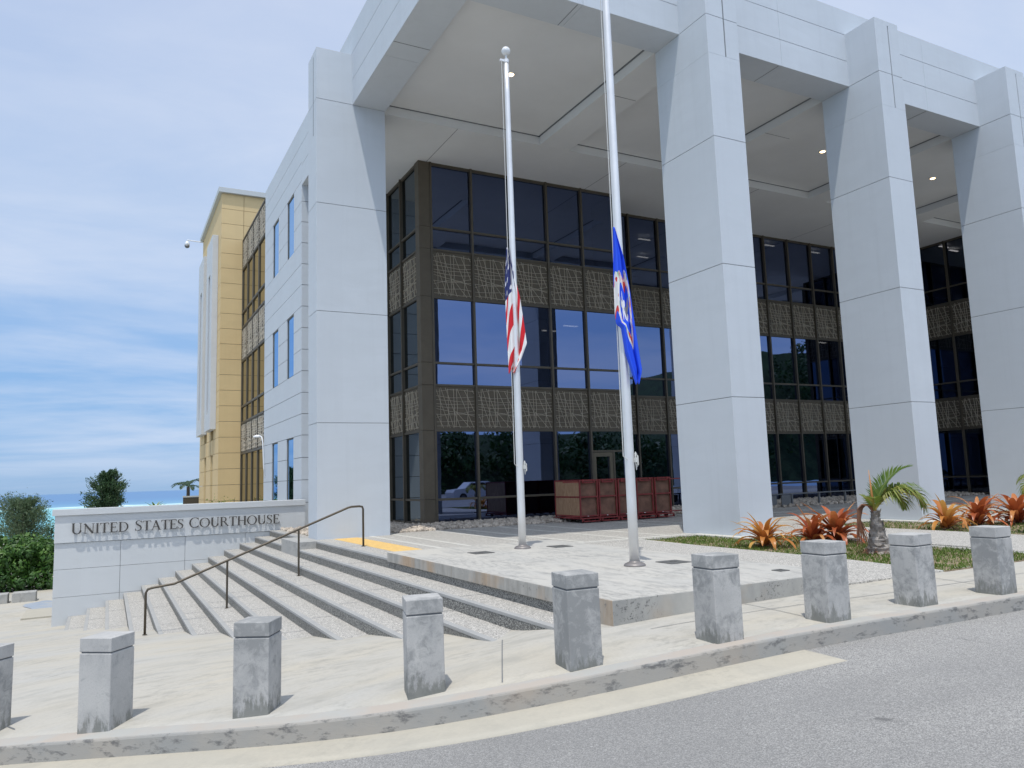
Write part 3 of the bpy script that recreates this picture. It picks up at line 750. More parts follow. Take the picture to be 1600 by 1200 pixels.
# one lattice pattern, like laser cut steel, drawn once and repeated on every panel
LAT = []
for s_ in ((0, .95, .35, 0), (.12, 1, .45, .0), (.24, 1, .62, .0), (.55, .98, .98, .0), (.74, .95, 1, .42), (.95, .95, 1, .86), (0, .35, .18, 0), (.50, .42, .88, 0)): LAT.append([(s_[0], s_[1]), (s_[2], s_[3])])
for x in (.09, .30, .45, .53, .82): LAT.append([(x, .98), (x+.02, .5), (x-.005+.03*math.sin(x*20), .02)])
for y, a in ((.90, .06), (.80, -.05), (.70, -.06), (.60, 0), (.54, -.05), (.48, -.14), (.34, .0), (.26, .13), (.15, .05), (.05, -.03)):
    LAT.append([(0, y), (.35, y+a*.6+.02*math.sin(y*30)), (.7, y+a*.8), (1, y+a*.3)])
def bay_builder(tr, wall='x', w=1.31, gl='glass', door=False, cover=False):
    # local frame: u along the wall, d = outward
    root = ch
    def box(mb, u0, z0, u1, z1, d0, d1, mi=0):
        pa = tr(u0, d0, z0); pb = tr(u1, d1, z1)
        mb.box(min(pa[0], pb[0]), min(pa[1], pb[1]), z0, max(pa[0], pb[0]), max(pa[1], pb[1]), z1, mi)
    c = tr(w/2, 0, 0); bay = empty('window_bay', Vector((c[0], c[1], ZD))-ch.location); bay.parent = ch
    fr = MB(); hw = .032
    box(fr, -hw, -1.19, hw, 9.31, -.16, .075)                                       # mullion
    for z0, z1 in ((-1.19, -1.13), (-.54, -.48), (1.39, 1.45), (2.68, 2.74), (3.32, 3.38), (5.23, 5.29), (6.64, 6.70), (7.30, 7.36), (9.22, 9.30)):
        if door and z0 < 0 and z0 > -1: continue
        box(fr, hw, z0, w-hw, z1, -.12, .035)
    fr.build('frame', 'bronze', bay)
    for i, (z0, z1) in enumerate(ZG):
        if door and i < 2:
            if i == 1: z0 = .80
            else: continue
        g_ = MB(); j = lat.uniform(-.003, .003)
        P_ = [tr(hw, -.02+j, z0), tr(w-hw, -.02-j, z0), tr(w-hw, -.02-j, z1), tr(hw, -.02+j, z1)]
        g_.add(P_, [(0, 1, 2, 3)]); g_.build('pane', gl, bay)
    for z0, z1 in ZP:
        pn = MB(); box(pn, hw, z0, w-hw, z1, -.08, -.005); pb = pn.build('spandrel_panel', 'bronze_panel', bay)
        # lattice proud of the panel
        lt = MB(); e = 0
        for ln in LAT:
            e += 1; dd = .012+e*.0002
            q = [Vector((hw+.03+p[0]*(w-2*hw-.06), z0+.04+p[1]*(z1-z0-.08))) for p in ln]
            poly = stroke([(v.x, v.y) for v in q], .0062); n = len(poly); m2 = n//2
            vs = [tr(v.x, dd, v.y) for v in poly]+[tr(v.x, -.004, v.y) for v in poly]; fs = []
            for i in range(m2-1): fs += [(i, i+1, n-2-i, n-1-i)]
            for i in range(n): fs.append((i, n+i, n+(i+1) % n, (i+1) % n))
            lt.add(vs, fs)
        lt.build('lattice', 'lattice', bay)
    if door:
        d = MB()
        box(d, hw, .74, w-hw, .80, -.12, .04); box(d, .80, -1.19, .87, .74, -.1, .04)
        d.build('door_surround', 'bronze', bay)
        d = MB(); box(d, hw+.01, -1.18, .79, .73, -.04, -.03, 0)
        for a in ((hw+.01, -1.18, hw+.13, .73), (.67, -1.18, .79, .73), (hw+.13, .60, .67, .73), (hw+.13, -1.18, .67, -.95)): box(d, a[0], a[1], a[2], a[3], -.06, .03, 1)
        dd = d.build('door', ['glass', 'bronze_lt'], bay)
        h = MB(); h.tube([tr(.72, .06, -.3), tr(.72, .06, .1)], .012, 8); h.tube([tr(.72, .02, -.28), tr(.72, .06, -.28)], .008, 6); h.tube([tr(.72, .02, .08), tr(.72, .06, .08)], .008, 6)
        g_ = MB(); g_.add([tr(.87, -.02, -1.13), tr(w-hw, -.02, -1.13), tr(w-hw, -.02, .74), tr(.87, -.02, .74)], [(0, 1, 2, 3)]); g_.build('pane', gl, bay)
    return bay
MAT['bronze_lt'] = simple('light_bronze', (.13, .11, .075), .45, .1, 3, metal=.4)
YA, YR = 20.05, 21.45
for i in range(5):
    x = 8.10+i*1.305
    bay_builder(lambda u, d, z, x=x: (x+u, YA-d, z), w=1.305, door=(i == 4))
for i in range(2):                                                                   # left return, faces -x
    y = 22.90-i*1.3
    bay_builder(lambda u, d, z, y=y: (7.78-d, y-u, z), w=1.3, gl='glass_side')
for i in range(12):
    x = 14.90+i*1.325
    bay_builder(lambda u, d, z, x=x: (x+u, YR-d, z), w=1.325)
for i in range(4):                                                                   # right block, faces -x
    y = 21.40-i*1.2
    bay_builder(lambda u, d, z, y=y: (30.75-d, y-u, z), w=1.2, gl='glass_dark')
mb = MB()
def cladding(x0, y0, x1, y1):
    zz = [-1.20, 1.2, 3.3, 5.4, 7.1, 9.3]
    zz = [-1.20, -.5, 1.42, 2.7, 3.35, 5.26, 6.67, 7.33, 9.295]
    for i in range(len(zz)-1): mb.bbox(x0, y0, zz[i]+(.006 if i else 0), x1, y1, zz[i+1]-.002, .004)
for c_ in ((7.72, 19.99, 8.065, 20.30), (14.65, 19.99, 14.86, 20.20), (30.7, 16.5, 31.0, 16.7), (14.66, 20.2, 14.84, 21.4), (7.75, 22.9, 7.9, 23.2)):
    mb = MB(); cladding(*c_); mb.build('corner_cladding', 'bronze_panel', ch)
# interior floors and back walls (seen dimly through the panes)
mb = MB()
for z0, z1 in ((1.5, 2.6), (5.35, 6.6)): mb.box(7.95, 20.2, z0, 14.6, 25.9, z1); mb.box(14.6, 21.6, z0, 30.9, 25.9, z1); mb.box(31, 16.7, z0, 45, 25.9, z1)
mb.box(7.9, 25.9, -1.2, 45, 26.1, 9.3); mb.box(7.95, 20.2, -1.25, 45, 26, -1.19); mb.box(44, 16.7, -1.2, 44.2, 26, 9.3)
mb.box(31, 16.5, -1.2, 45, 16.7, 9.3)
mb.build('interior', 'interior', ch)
for x, y, z in ((18.35, 23.2, 9.15), (19.8, 25.2, 9.15), (23.7, 21.9, 9.15), (26.35, 21.9, 9.15), (26.3, 21.9, 5.25), (14.2, 22.3, 5.25), (13.9, 23.3, 5.25), (31.2, 19.3, 9.2), (32.2, 19.5, 9.2)):
    mb = MB(); mb.box(x-.28, y-.05, z-.02, x+.28, y+.05, z); mb.build('office_light', 'lamp_in', ch)

# north wing: coursed wall with six windows ----------------------------------
def coursed_wall(mb, axis, face, back, a0, a1, zs, holes, avs=(), g=.016):
    # boxes for each course, cut round the holes (u0,u1,z0,z1)
    for i in range(len(zs)-1):
        z0, z1 = zs[i]+(g if i else 0), zs[i+1]
        cuts = [(h[0], h[1]) for h in holes if h[2] < z1-.02 and h[3] > z0+.02]
        segs = []; u = a0
        for c in sorted(cuts): segs.append((u, c[0])); u = c[1]
        segs.append((u, a1)); out = []
        for s in segs:
            u = s[0]
            for v in avs:
                if u < v-.02 and v < s[1]-.02: out.append((u, v-g/2)); u = v+g/2
            out.append((u, s[1]))
        for s in out:
            if axis == 'y': mb.box(min(face, back), s[0], z0, max(face, back), s[1], z1, 0)
            else: mb.box(s[0], min(face, back), z0, s[1], max(face, back), z1, 0)
wz = [-3.7, -3.15, -2.49, -1.83, -1.17, -.5, .165, .83, 1.5, 2.14, 2.79, 3.45, 4.11, 4.78, 5.45, 6.12, 6.78, 7.45, 8.12, 8.78, 9.45, 10.05, 10.66, 11.33]
wins = [(y0, y0+1.08, z0, z0+2.0-.01) for z0 in (-.5, 3.45, 7.45) for y0 in (24.32, 26.84)]
wins = [(a, b, c, {-.5: 1.5, 3.45: 5.45, 7.45: 9.45}[c]) for a, b, c, d in wins]
mb = MB(); coursed_wall(mb, 'y', 5.09, 5.35, 23.2, 29.5, wz, wins)
mb.box(5.30, 23.25, -3.7, 9, 29.45, 11.3, 1) if False else None
mb.box(5.115, 23.24, -3.7, 5.33, 24.30, 11.3, 1); mb.box(5.115, 25.42, -3.7, 5.33, 26.82, 11.3, 1); mb.box(5.115, 27.94, -3.7, 5.33, 29.46, 11.3, 1)
for z0, z1 in ((-3.7, -.52), (1.52, 3.43), (5.47, 7.43), (9.47, 11.3)): mb.box(5.117, 24.3, z0, 5.328, 27.94, z1, 1)
coursed_wall(mb, 'x', 23.2, 23.4, 5.352, 7.77, wz[:21]+[9.3][:0], [])
mb.box(5.36, 23.41, -3.7, 7.7, 29.5, 11.3, 2)
mb.box(5.352, 29.3, -3.7, 12, 29.5, 11.32, 0)
mb.build('wing_wall', ['paint', 'gap', 'interior'], ch)
for a, b, c, d in wins:
    fr = MB(); w = .035
    fr.box(5.12, a, c, 5.2, a+w, d); fr.box(5.12, b-w, c, 5.2, b, d); fr.box(5.12, a+w, c, 5.2, b-w, c+w); fr.box(5.12, a+w, d-w, 5.2, b-w, d)
    f = fr.build('window', 'bronze', ch)
    p_ = MB(); p_.add([(5.135, a+w, c+w), (5.135, b-w, c+w), (5.135, b-w, d-w), (5.135, a+w, d-w)], [(0, 3, 2, 1)]); p_.build('pane', 'glass_blue', f)
tag(ch, 'large grey columned courthouse with deep portico and dark glass walls', 'courthouse')

# ochre wing beyond -----------------------------------------------------------
yb = empty('ochre_building', (5, 38, -3.4))
S = 1.064
yz = [-3.7] + [11.26-.695*k for k in range(20, -1, -1)] + [11.95, 12.65, 13.38]
mb = MB()
coursed_wall(mb, 'x', 35.7, 35.95, 4.24, 8.5, yz, [(5.2, 8.5, -3.8, 11.26)], (5.2,))
yw = [(37.75, 38.6, -.62, 1.57), (40.4, 41.3, -.62, 1.57), (37.6, 38.7, 1.75, 2.60), (40.3, 41.4, 1.75, 2.60)]
coursed_wall(mb, 'y', 4.24, 4.5, 35.953, 43.5, yz, yw)
mb.box(4.27, 35.73, -3.7, 5.17, 35.93, 13.3, 1)
mb.box(4.40, 36.0, -3.7, 4.6, 43.4, 13.3, 2)
mb.box(4.42, 37.5, 1.7, 4.47, 41.5, 2.65, 0)
mb.box(5.45, 36.0, -3.7, 8.5, 43.5, 13.3, 2); mb.box(4.5, 43.3, -3.7, 9, 43.5, 13.35, 0)
mb.build('wall', ['yellow', 'gap', 'interior'], yb)
mb = MB(); mb.bbox(4.09, 35.55, 13.385, 9, 43.7, 13.62, .01); mb.build('coping', 'coping', yb)
for a, b, c, d in yw[:2]:
    fr = MB(); w = .06
    fr.box(4.33, a, c, 4.39, a+w, d); fr.box(4.33, b-w, c, 4.39, b, d); fr.box(4.33, a+w, d-w, 4.39, b-w, d); f = fr.build('window', 'bronze', yb)
    p_ = MB(); p_.add([(4.36, a+w, c), (4.36, b-w, c), (4.36, b-w, d-w), (4.36, a+w, d-w)], [(0, 3, 2, 1)]); p_.build('pane', 'glass_blue', f)
# two pale hood frames round the tall upper windows
for y0, y1 in ((36.72, 39.0), (40.4, 42.7)):
    mb = MB(); z0, z1 = 2.66, 11.7
    mb.bbox(3.98, y0, z0, 4.238, y0+.75, z1, .01); mb.bbox(3.98, y1-.75, z0, 4.238, y1, z1, .01)
    mb.box(3.985, y0+.75, 10.0, 4.236, y1-.75, z1-.01); mb.box(3.985, y0+.75, z0+.01, 4.236, y1-.75, 3.4)
    h = mb.build('window_hood', 'slab_hood', yb)
    mb = MB(); mb.add([(4.23, y0+.75, 3.4), (4.23, y1-.75, 3.4), (4.23, y1-.75, 10.), (4.23, y0+.75, 10.)], [(0, 3, 2, 1)]); mb.build('pane', 'glass_side', h)
# glazed strip
for i in range(4):
    y = 35.68-i*1.42; x = 5.2; hw = .05; w = 1.42
    bay = empty('window_bay', Vector((5.2, y-w/2, -.5))-yb.location); bay.parent = yb
    fr = MB(); fr.box(x-.045, y-2*hw, -1.2, x+.1, y, 11.25)
    zb = [(-1.2, 1.45), (2.88, 3.52), (3.60, 5.56), (7.16, 7.78), (7.86, 9.78)]
    for z in (1.45, 2.80, 3.52, 5.56, 7.08, 7.78, 9.78, 11.17): fr.box(x-.05, y-w, z, x+.08, y-2*hw, z+.08)
    fr.build('frame', 'bronze', bay)
    for z0, z1 in zb:
        g_ = MB(); g_.add([(x, y-2*hw, z0), (x, y-w, z0), (x, y-w, z1), (x, y-2*hw, z1)], [(0, 3, 2, 1)]); g_.build('pane', 'glass_amber', bay)
    for z0, z1 in ((1.53, 2.80), (5.64, 7.08), (9.86, 11.17)):
        pn = MB(); pn.box(x-.02, y-w, z0, x+.05, y-2*hw, z1); pn.build('spandrel_panel', 'bronze_panel', bay)
        lt = MB(); e = 0
        for ln in LAT:
            e += 1; dd = .03+e*.0003
            poly = stroke([(2*hw+.02+p[0]*(w-2*hw-.04), z0+.03+p[1]*(z1-z0-.06)) for p in ln], .022); n = len(poly); m2 = n//2
            vs = [(x-dd, y-v.x, v.y) for v in poly]+[(x-.021, y-v.x, v.y) for v in poly]; fs = []
            for q in range(m2-1): fs += [(q, q+1, n-2-q, n-1-q)]
            for q in range(n): fs.append((q, n+q, n+(q+1) % n, (q+1) % n))
            lt.add(vs, fs)
        lt.build('lattice', 'lattice', bay)
tag(yb, 'ochre yellow wing with grey coping and a tall latticed glass strip behind the grey wing', 'building')

# security camera & wall lamp
cam_ = empty('security_camera', (4.0, 43.4, 13.2))
mb = MB(); mb.tube([(4.3, 43.4, 13.32), (3.42, 43.4, 13.36)], .03, 8); mb.build('arm', 'white', cam_)
mb = MB(); mb.lathe([(.04, .40), (.07, .36), (.12, .28), (.13, .16)], (3.42, 43.4, 12.9), 16); mb.build('housing', 'white', cam_, smooth=True)
mb = MB(); mb.lathe([(.13, .16), (.12, .08), (.07, .03), (.01, .01)], (3.42, 43.4, 12.9), 16); mb.build('dome', 'galv', cam_, smooth=True)
tag(cam_, 'white dome camera on an arm at the ochre roof corner', 'security camera')
wl = empty('wall_lamp', (5.05, 29.1, 1.6))
mb = MB(); mb.tube([(5.09, 29.15, .35), (5.03, 29.15, .7), (5.0, 29.18, 1.6), (4.97, 29.25, 1.83), (4.9, 29.5, 1.92)], .02, 8); mb.build('arm', 'white', wl, smooth=True)
mb = MB(); mb.lathe([(.02, .07), (.06, .065), (.15, .02), (.16, -.01), (.14, -.03)], (4.87, 29.55, 1.86), 20); mb.build('lamp_shade', 'white', wl, smooth=True)
tag(wl, 'small white lamp on a bent arm at the edge of the grey wing', 'wall lamp')

# ------------------------------------------------------------------ bollards
def make_bollard():
    r = empty('bollard', (0, 0, 0))
    w = .134; mb = MB()
    mb.bbox(-w, -w, -.25, w, w, .558, .007); mb.build('shaft', 'bollard', r)
    mb = MB(); mb.box(-w+.010, -w+.010, .55, w-.010, w-.010, .572); mb.build('groove', 'gap', r)
    mb = MB(); mb.bbox(-w, -w, .568, w, w, .670, .005); mb.build('cap', 'bollard', r)
    return r
blab = ['concrete bollard cut off by the left edge of the picture', 'concrete bollard in front of the foot of the sign wall, second from the left',
        'concrete bollard in front of the low end of the handrail, third from the left', 'concrete bollard in front of the middle of the stairs, standing alone with a stained foot',
        'concrete bollard in front of the left corner of the flagpole platform', 'mottled concrete bollard in front of the right part of the flagpole platform',
        'dark mottled concrete bollard covering the right end of the flagpole platform', 'concrete bollard in front of the stubby palm, with blotches under its cap',
        'concrete bollard farthest right along the kerb, beyond the palm']
b0 = make_bollard()
for i, (x, y, z, a) in enumerate(bol):
    o = b0 if i == 0 else copy_tree(b0)
    o.location = (x, y, gz1(x, y)-.002); o.rotation_euler = (math.radians(rnd.uniform(-.6, .6)), math.radians(rnd.uniform(-.6, .6)), math.radians(a))
    tag(o, blab[i], 'bollard', 'concrete bollards along the kerb')

# ------------------------------------------------------------------ flagpoles and flags
def flagpole(x, y, z0, z1, r0, r1, label):
    p = empty('flagpole', (x, y, z0))
    mb = MB(); n = 14; mb.tube([(x, y, z0+(z1-z0)*i/n) for i in range(n+1)], [r0+(r1-r0)*(i/n)**1.2 for i in range(n+1)], 20); mb.build('shaft', 'steel', p, smooth=True)
    mb = MB(); mb.lathe([(.135, 0), (.135, .012), (.12, .03), (.085, .045), (r0+.004, .05), (r0+.004, .06)], (x, y, z0), 28); mb.build('base_collar', 'collar', p, smooth=True)
    mb = MB(); mb.tube([(x, y, z1-.02), (x, y, z1+.04)], r1*1.15, 14); mb.box(x-.12, y-.015, z1-.01, x+.02, y+.015, z1+.03); mb.build('truck', 'steel', p)
    mb = MB(); mb.tube([(x, y, z1+.03), (x, y, z1+.13)], .016, 8)
    mb.lathe([(.02, -.075), (.05, -.06), (.072, -.03), (.078, 0), (.072, .03), (.05, .06), (.01, .078)], (x, y, z1+.20), 20); mb.build('ball_finial', 'ball', p, smooth=True)
    mb = MB(); mb.tube([(x-.10, y-.02, z1), (x-.105, y-.02, z0+1.35), (x-.05, y-.03, z0+1.3)], .006, 5); mb.build('halyard', 'rope', p)
    mb = MB()
    for k in range(7):
        a = k*.9; zc = z0+1.30; mb.tube([(x+.060+.01*math.sin(a*3), y-.05+.006*k, zc+.10-.01*k), (x+.082+.002*k, y-.055, zc+.05), (x+.084+.002*k, y-.055, zc-.06), (x+.066, y-.05, zc-.12+.01*k), (x+.050, y-.06, zc-.04), (x+.052, y-.06, zc+.05), (x+.06, y-.05, zc+.10-.01*k)], .008, 5)
    mb.box(x+.03, y-.09, z0+1.27, x+.06, y-.03, z0+1.33); mb.build('rope_coil', 'rope', p)
    tag(p, label, 'flagpole', 'aluminium flagpoles on the platform'); return p
flagpole(5.93, 11.03, -1.115, 7.2, .062, .043, 'shorter looking aluminium flagpole with a white ball on top, flying the striped flag')
flagpole(5.79, 7.86, -1.115, 9.0, .062, .043, 'nearer aluminium flagpole running out of the top of the picture, flying the blue flag')

def us_mat():
    m, nt, b = nodes('striped_flag_cloth')
    uv = N(nt, 'ShaderNodeUVMap'); s = N(nt, 'ShaderNodeSeparateXYZ'); nt.links.new(uv.outputs[0], s.inputs[0])
    u, v = s.outputs[0], s.outputs[1]
    k = math_(nt, 'MODULO', math_(nt, 'FLOOR', math_(nt, 'MULTIPLY', v, 13)), 2)
    c = mix(nt, k, (.62, .008, .018), (.78, .77, .75))
    can = math_(nt, 'MULTIPLY', math_(nt, 'LESS_THAN', u, .4), math_(nt, 'GREATER_THAN', v, 6/13))
    # rows of stars
    fu = math_(nt, 'SUBTRACT', math_(nt, 'FRACT', math_(nt, 'MULTIPLY', u, 6/.4)), .5); fv = math_(nt, 'SUBTRACT', math_(nt, 'FRACT', math_(nt, 'MULTIPLY', v, 5/(7/13))), .5)
    dd = math_(nt, 'ADD', math_(nt, 'MULTIPLY', fu, fu), math_(nt, 'MULTIPLY', math_(nt, 'MULTIPLY', fv, fv), 1.4))
    star = math_(nt, 'LESS_THAN', dd, .045)
    blue = mix(nt, star, (.014, .024, .13), (.78, .78, .8))
    c = mix(nt, can, c, blue)
    nt.links.new(c, b.inputs['Base Color']); b.inputs['Roughness'].default_value = .8
    return m
def cnmi_mat():
    m, nt, b = nodes('blue_flag_cloth')
    uv = N(nt, 'ShaderNodeUVMap'); s = N(nt, 'ShaderNodeSeparateXYZ'); nt.links.new(uv.outputs[0], s.inputs[0])
    du = math_(nt, 'MULTIPLY', math_(nt, 'SUBTRACT', s.outputs[0], .5), 1.9); dv = math_(nt, 'SUBTRACT', s.outputs[1], .5)
    r = math_(nt, 'SQRT', math_(nt, 'ADD', math_(nt, 'MULTIPLY', du, du), math_(nt, 'MULTIPLY', dv, dv)))
    ring = math_(nt, 'MULTIPLY', math_(nt, 'GREATER_THAN', r, .27), math_(nt, 'LESS_THAN', r, .40))
    vo = N(nt, 'ShaderNodeTexVoronoi'); vo.inputs['Scale'].default_value = 22; nt.links.new(uv.outputs[0], vo.inputs['Vector'])
    sp = N(nt, 'ShaderNodeSeparateColor'); nt.links.new(vo.outputs['Color'], sp.inputs[0])
    fl = ramp(nt, sp.outputs[0], [(0, (.75, .74, .72)), (.45, (.75, .72, .70)), (.5, (.60, .03, .03)), (.68, (.62, .05, .04)), (.72, (.06, .30, .10)), (.86, (.75, .75, .72))])
    star = math_(nt, 'LESS_THAN', math_(nt, 'ADD', math_(nt, 'ABSOLUTE', du), math_(nt, 'MULTIPLY', math_(nt, 'ABSOLUTE', dv), 1.)), .13)
    ang = math_(nt, 'ARCTAN2', du, dv); sr = math_(nt, 'MULTIPLY', math_(nt, 'ADD', math_(nt, 'COSINE', math_(nt, 'MULTIPLY', ang, 5)), 2.2), .055)
    star = math_(nt, 'LESS_THAN', r, sr)
    grey = math_(nt, 'MULTIPLY', math_(nt, 'LESS_THAN', math_(nt, 'ABSOLUTE', du), .05), math_(nt, 'LESS_THAN', math_(nt, 'ABSOLUTE', dv), .22))
    c = mix(nt, grey, (.008, .075, .72), (.30, .30, .32)); c = mix(nt, star, c, (.78, .78, .78)); c = mix(nt, ring, c, fl)
    nt.links.new(c, b.inputs['Base Color']); b.inputs['Roughness'].default_value = .75
    return m
MAT['us'] = us_mat(); MAT['cnmi'] = cnmi_mat()
def flag(name, mat, fn, label, nu=90, nv=60):
    me = bpy.data.meshes.new(name); vs = []; uvs = []
    for i in range(nu+1):
        for j in range(nv+1):
            u = i/nu; v = j/nv; vs.append(fn(u, v)); uvs.append((u, 1-v))
    fs = [(i*(nv+1)+j, (i+1)*(nv+1)+j, (i+1)*(nv+1)+j+1, i*(nv+1)+j+1) for i in range(nu) for j in range(nv)]
    c = Vector(fn(0, 0)); me.from_pydata([tuple(Vector(v)-c) for v in vs], [], fs)
    ul = me.uv_layers.new(name='UVMap')
    for lp in me.loops: ul.data[lp.index].uv = uvs[lp.vertex_index]
    me.materials.append(MAT[mat]); me.polygons.foreach_set('use_smooth', [True]*len(fs))
    o = bpy.data.objects.new(name, me); COL.objects.link(o); o.location = c
    sd = o.modifiers.new('Solidify', 'SOLIDIFY'); sd.thickness = .003
    tag(o, label, 'flag', 'flags hanging limp from the poles'); return o
RX = Vector((.885, -.464, 0))   # direction that reads as "to the right" seen from the road
RD = Vector((.464, .885, 0))
def hanging(px, py, ztop, zbot, left, right, depth, pleats, amp, uvf, seed):
    # left/right: silhouette offsets (metres, across the view from the street) at heights h = 0..1 down the cloth
    def fn(s_, h):
        l = np.interp(h, left[0], left[1]); r_ = np.interp(h, right[0], right[1])
        ph = pleats*s_*2*math.pi+seed+h*2.2
        grow = min(1, .25+h*2.2)
        a = l+(r_-l)*(s_+.045*math.sin(ph*1.0+1.1)*math.sin(math.pi*s_))
        d = depth+amp*grow*(math.sin(ph)+.35*math.sin(2.3*ph+seed))
        # the lower hem is ragged: folds end at different heights
        zz = ztop-(ztop-zbot)*h*(1-.09*(.5+.5*math.sin(ph*.9+2))*s_)
        p = Vector((px, py, 0))+RX*float(a)+RD*d
        return (p.x, p.y, zz)
    return fn
def flag2(name, mat, fn, uvf, label, nu=48, nv=90):
    me = bpy.data.meshes.new(name); vs = []; uvs = []
    for i in range(nu+1):
        for j in range(nv+1):
            a = i/nu; h = j/nv; vs.append(fn(a, h)); uvs.append(uvf(a, h))
    fs = [(i*(nv+1)+j, (i+1)*(nv+1)+j, (i+1)*(nv+1)+j+1, i*(nv+1)+j+1) for i in range(nu) for j in range(nv)]
    c = Vector(fn(0, 0)); me.from_pydata([tuple(Vector(v)-c) for v in vs], [], fs)
    ul = me.uv_layers.new(name='UVMap')
    for lp in me.loops: ul.data[lp.index].uv = uvs[lp.vertex_index]
    me.materials.append(MAT[mat]); me.polygons.foreach_set('use_smooth', [True]*len(fs))
    o = bpy.data.objects.new(name, me); COL.objects.link(o); o.location = c
    sd = o.modifiers.new('Solidify', 'SOLIDIFY'); sd.thickness = .003
    tag(o, label, 'flag', 'flags hanging limp from the poles'); return o
flag2('national_flag', 'us', hanging(5.93, 11.03, 3.86, 1.72, ([0, .3, .6, 1], [-.105, -.15, -.145, -.13]), ([0, .25, .4, .6, .82, .9, 1], [-.075, .02, .09, .14, .185, .12, -.02]), -.03, 1.6, .05, None, .4),
      lambda a, h: (.06+.80*h+.10*a, max(.001, min(.999, 1-(.62*h+.40*a-.03*math.sin(a*9+h*5))))), 'red and white striped flag with a starry blue corner hanging limp from the farther pole')
flag2('territory_flag', 'cnmi', hanging(5.79, 7.86, 3.17, 1.12, ([0, .3, .55, .62, .64, .8, .93, 1], [-.075, -.10, -.105, -.09, -.035, .0, .07, .11]), ([0, .2, .4, .6, .8, .94, 1], [-.055, .04, .09, .125, .165, .195, .155]), -.125, 1.3, .04, None, 1.2),
      lambda a, h: (.06+.86*h+.05*math.sin(a*8), .95-.90*a-.10*math.sin(a*11+h*4)), 'blue flag with a flower wreath emblem hanging limp from the nearer pole')

# ------------------------------------------------------------------ red carts
def make_cart():
    r = empty('cage_cart', (0, 0, 0)); W_, L_, H = .575, 1.34, 1.13; a = .036
    mb = MB()
    def bar(x0, y0, z0, x1, y1, z1): mb.box(min(x0, x1), min(y0, y1), min(z0, z1), max(x0, x1)+a, max(y0, y1)+a, max(z0, z1)+a)
    for x in (0, W_-a):
        for y in (0, L_-a): bar(x, y, .14, x, y, H-a)
    for z in (.16, H-a):
        bar(a, 0, z, W_-2*a, 0, z); bar(a, L_-a, z, W_-2*a, L_-a, z)
        bar(0, a, z+.0005, 0, L_-2*a, z+.0005); bar(W_-a, a, z+.0005, W_-a, L_-2*a, z+.0005)
    bar(a, 0, .66, W_-2*a, 0, .66); bar(0, a, .66, 0, L_-2*a, .66)
    bar(.09, -.02, H-.09, .11, -.02, H-.03); bar(W_-.15, -.02, H-.09, W_-.13, -.02, H-.03); bar(.12, -.02, H-.092, W_-.16, -.02, H-.09)
    mb.build('frame', 'red', r)
    for q in ((a, .06, .19, W_-a, .072, H-a), (.012, a, .19, .024, L_-a, H-a), (W_-.024, a, .19, W_-.012, L_-a, H-a), (a, L_-.03, .19, W_-a, L_-.018, H-a)):
        mb = MB(); mb.box(*q); mb.build('plywood_panel', 'ply_shaded' if q[0] == a else 'ply', r)
    mb = MB(); mb.box(-.01, -.06, .10, W_+.01, L_+.06, .135); mb.box(0, -.10, .03, .04, -.06, .10); mb.box(W_-.04, -.10, .03, W_, -.06, .10); mb.box(-.01, -.10, .03, W_, -.075, .06); mb.build('chassis', 'red', r)
    for x in (.12, W_-.12):
        for y in (.12, L_-.12):
            mb = MB(); mb.tube([(x-.02, y, .07), (x+.02, y, .07)], .068, 14); mb.box(x-.03, y-.02, .06, x-.022, y+.02, .11); mb.box(x+.022, y-.02, .06, x+.03, y+.02, .11); mb.build('wheel', 'rubber', r)
    mb = MB(); mb.lathe([(.02, 0), (.02, .014)], (.22, -.03, .17), 8); mb.build('latch', 'ball', r)
    return r
c0 = make_cart()
clab = ['red framed plywood cart at the left end of the row, showing its sunlit side', 'second red framed plywood cart from the left in the row by the glass', 'middle red framed plywood cart, left of the near flagpole',
        'red framed plywood cart partly hidden behind the near flagpole', 'red framed plywood cart at the right end of the row, beside the column']
for i in range(5):
    o = c0 if i == 0 else copy_tree(c0)
    o.location = (11.02+.622*i, 17.22+.01*(i % 2), ZD+.003); o.rotation_euler.z = .012*(i-2)
    tag(o, clab[i], 'cart', 'red carts parked in a row against the glass')
for k, (x0, x1) in enumerate(((10.55, 11.02), (14.09, 14.45))):
    pr = c0 if k == 0 else o
    for z in (1.06, .16):
        mb = MB(); L0 = x0-11.02 if k == 0 else .60; L1 = 0 if k == 0 else .96
        mb.v = []; mb.box(L0, .03, z, L1, .06, z+.03); h = mb.build('tow_bar', 'red'); h.parent = pr

# low barrier by the glass
br = empty('low_barrier', (21.3, 18.6, ZD))
mb = MB(); mb.box(19.0, 18.58, -.82, 24.2, 18.62, -.78); mb.build('top_rail', 'galv', br)
for x in (19.05, 20.3, 21.6, 22.9, 24.1):
    mb = MB(); mb.box(x-.03, 18.57, ZD, x+.03, 18.63, -.82); mb.build('post', 'galv', br)
for x in (19.15, 19.8):
    mb = MB(); mb.box(x, 18.57, -1.18, x+.42, 18.60, -.84); mb.build('panel', 'galv', br)
tag(br, 'low grey metal barrier in front of the glass between two columns', 'barrier')

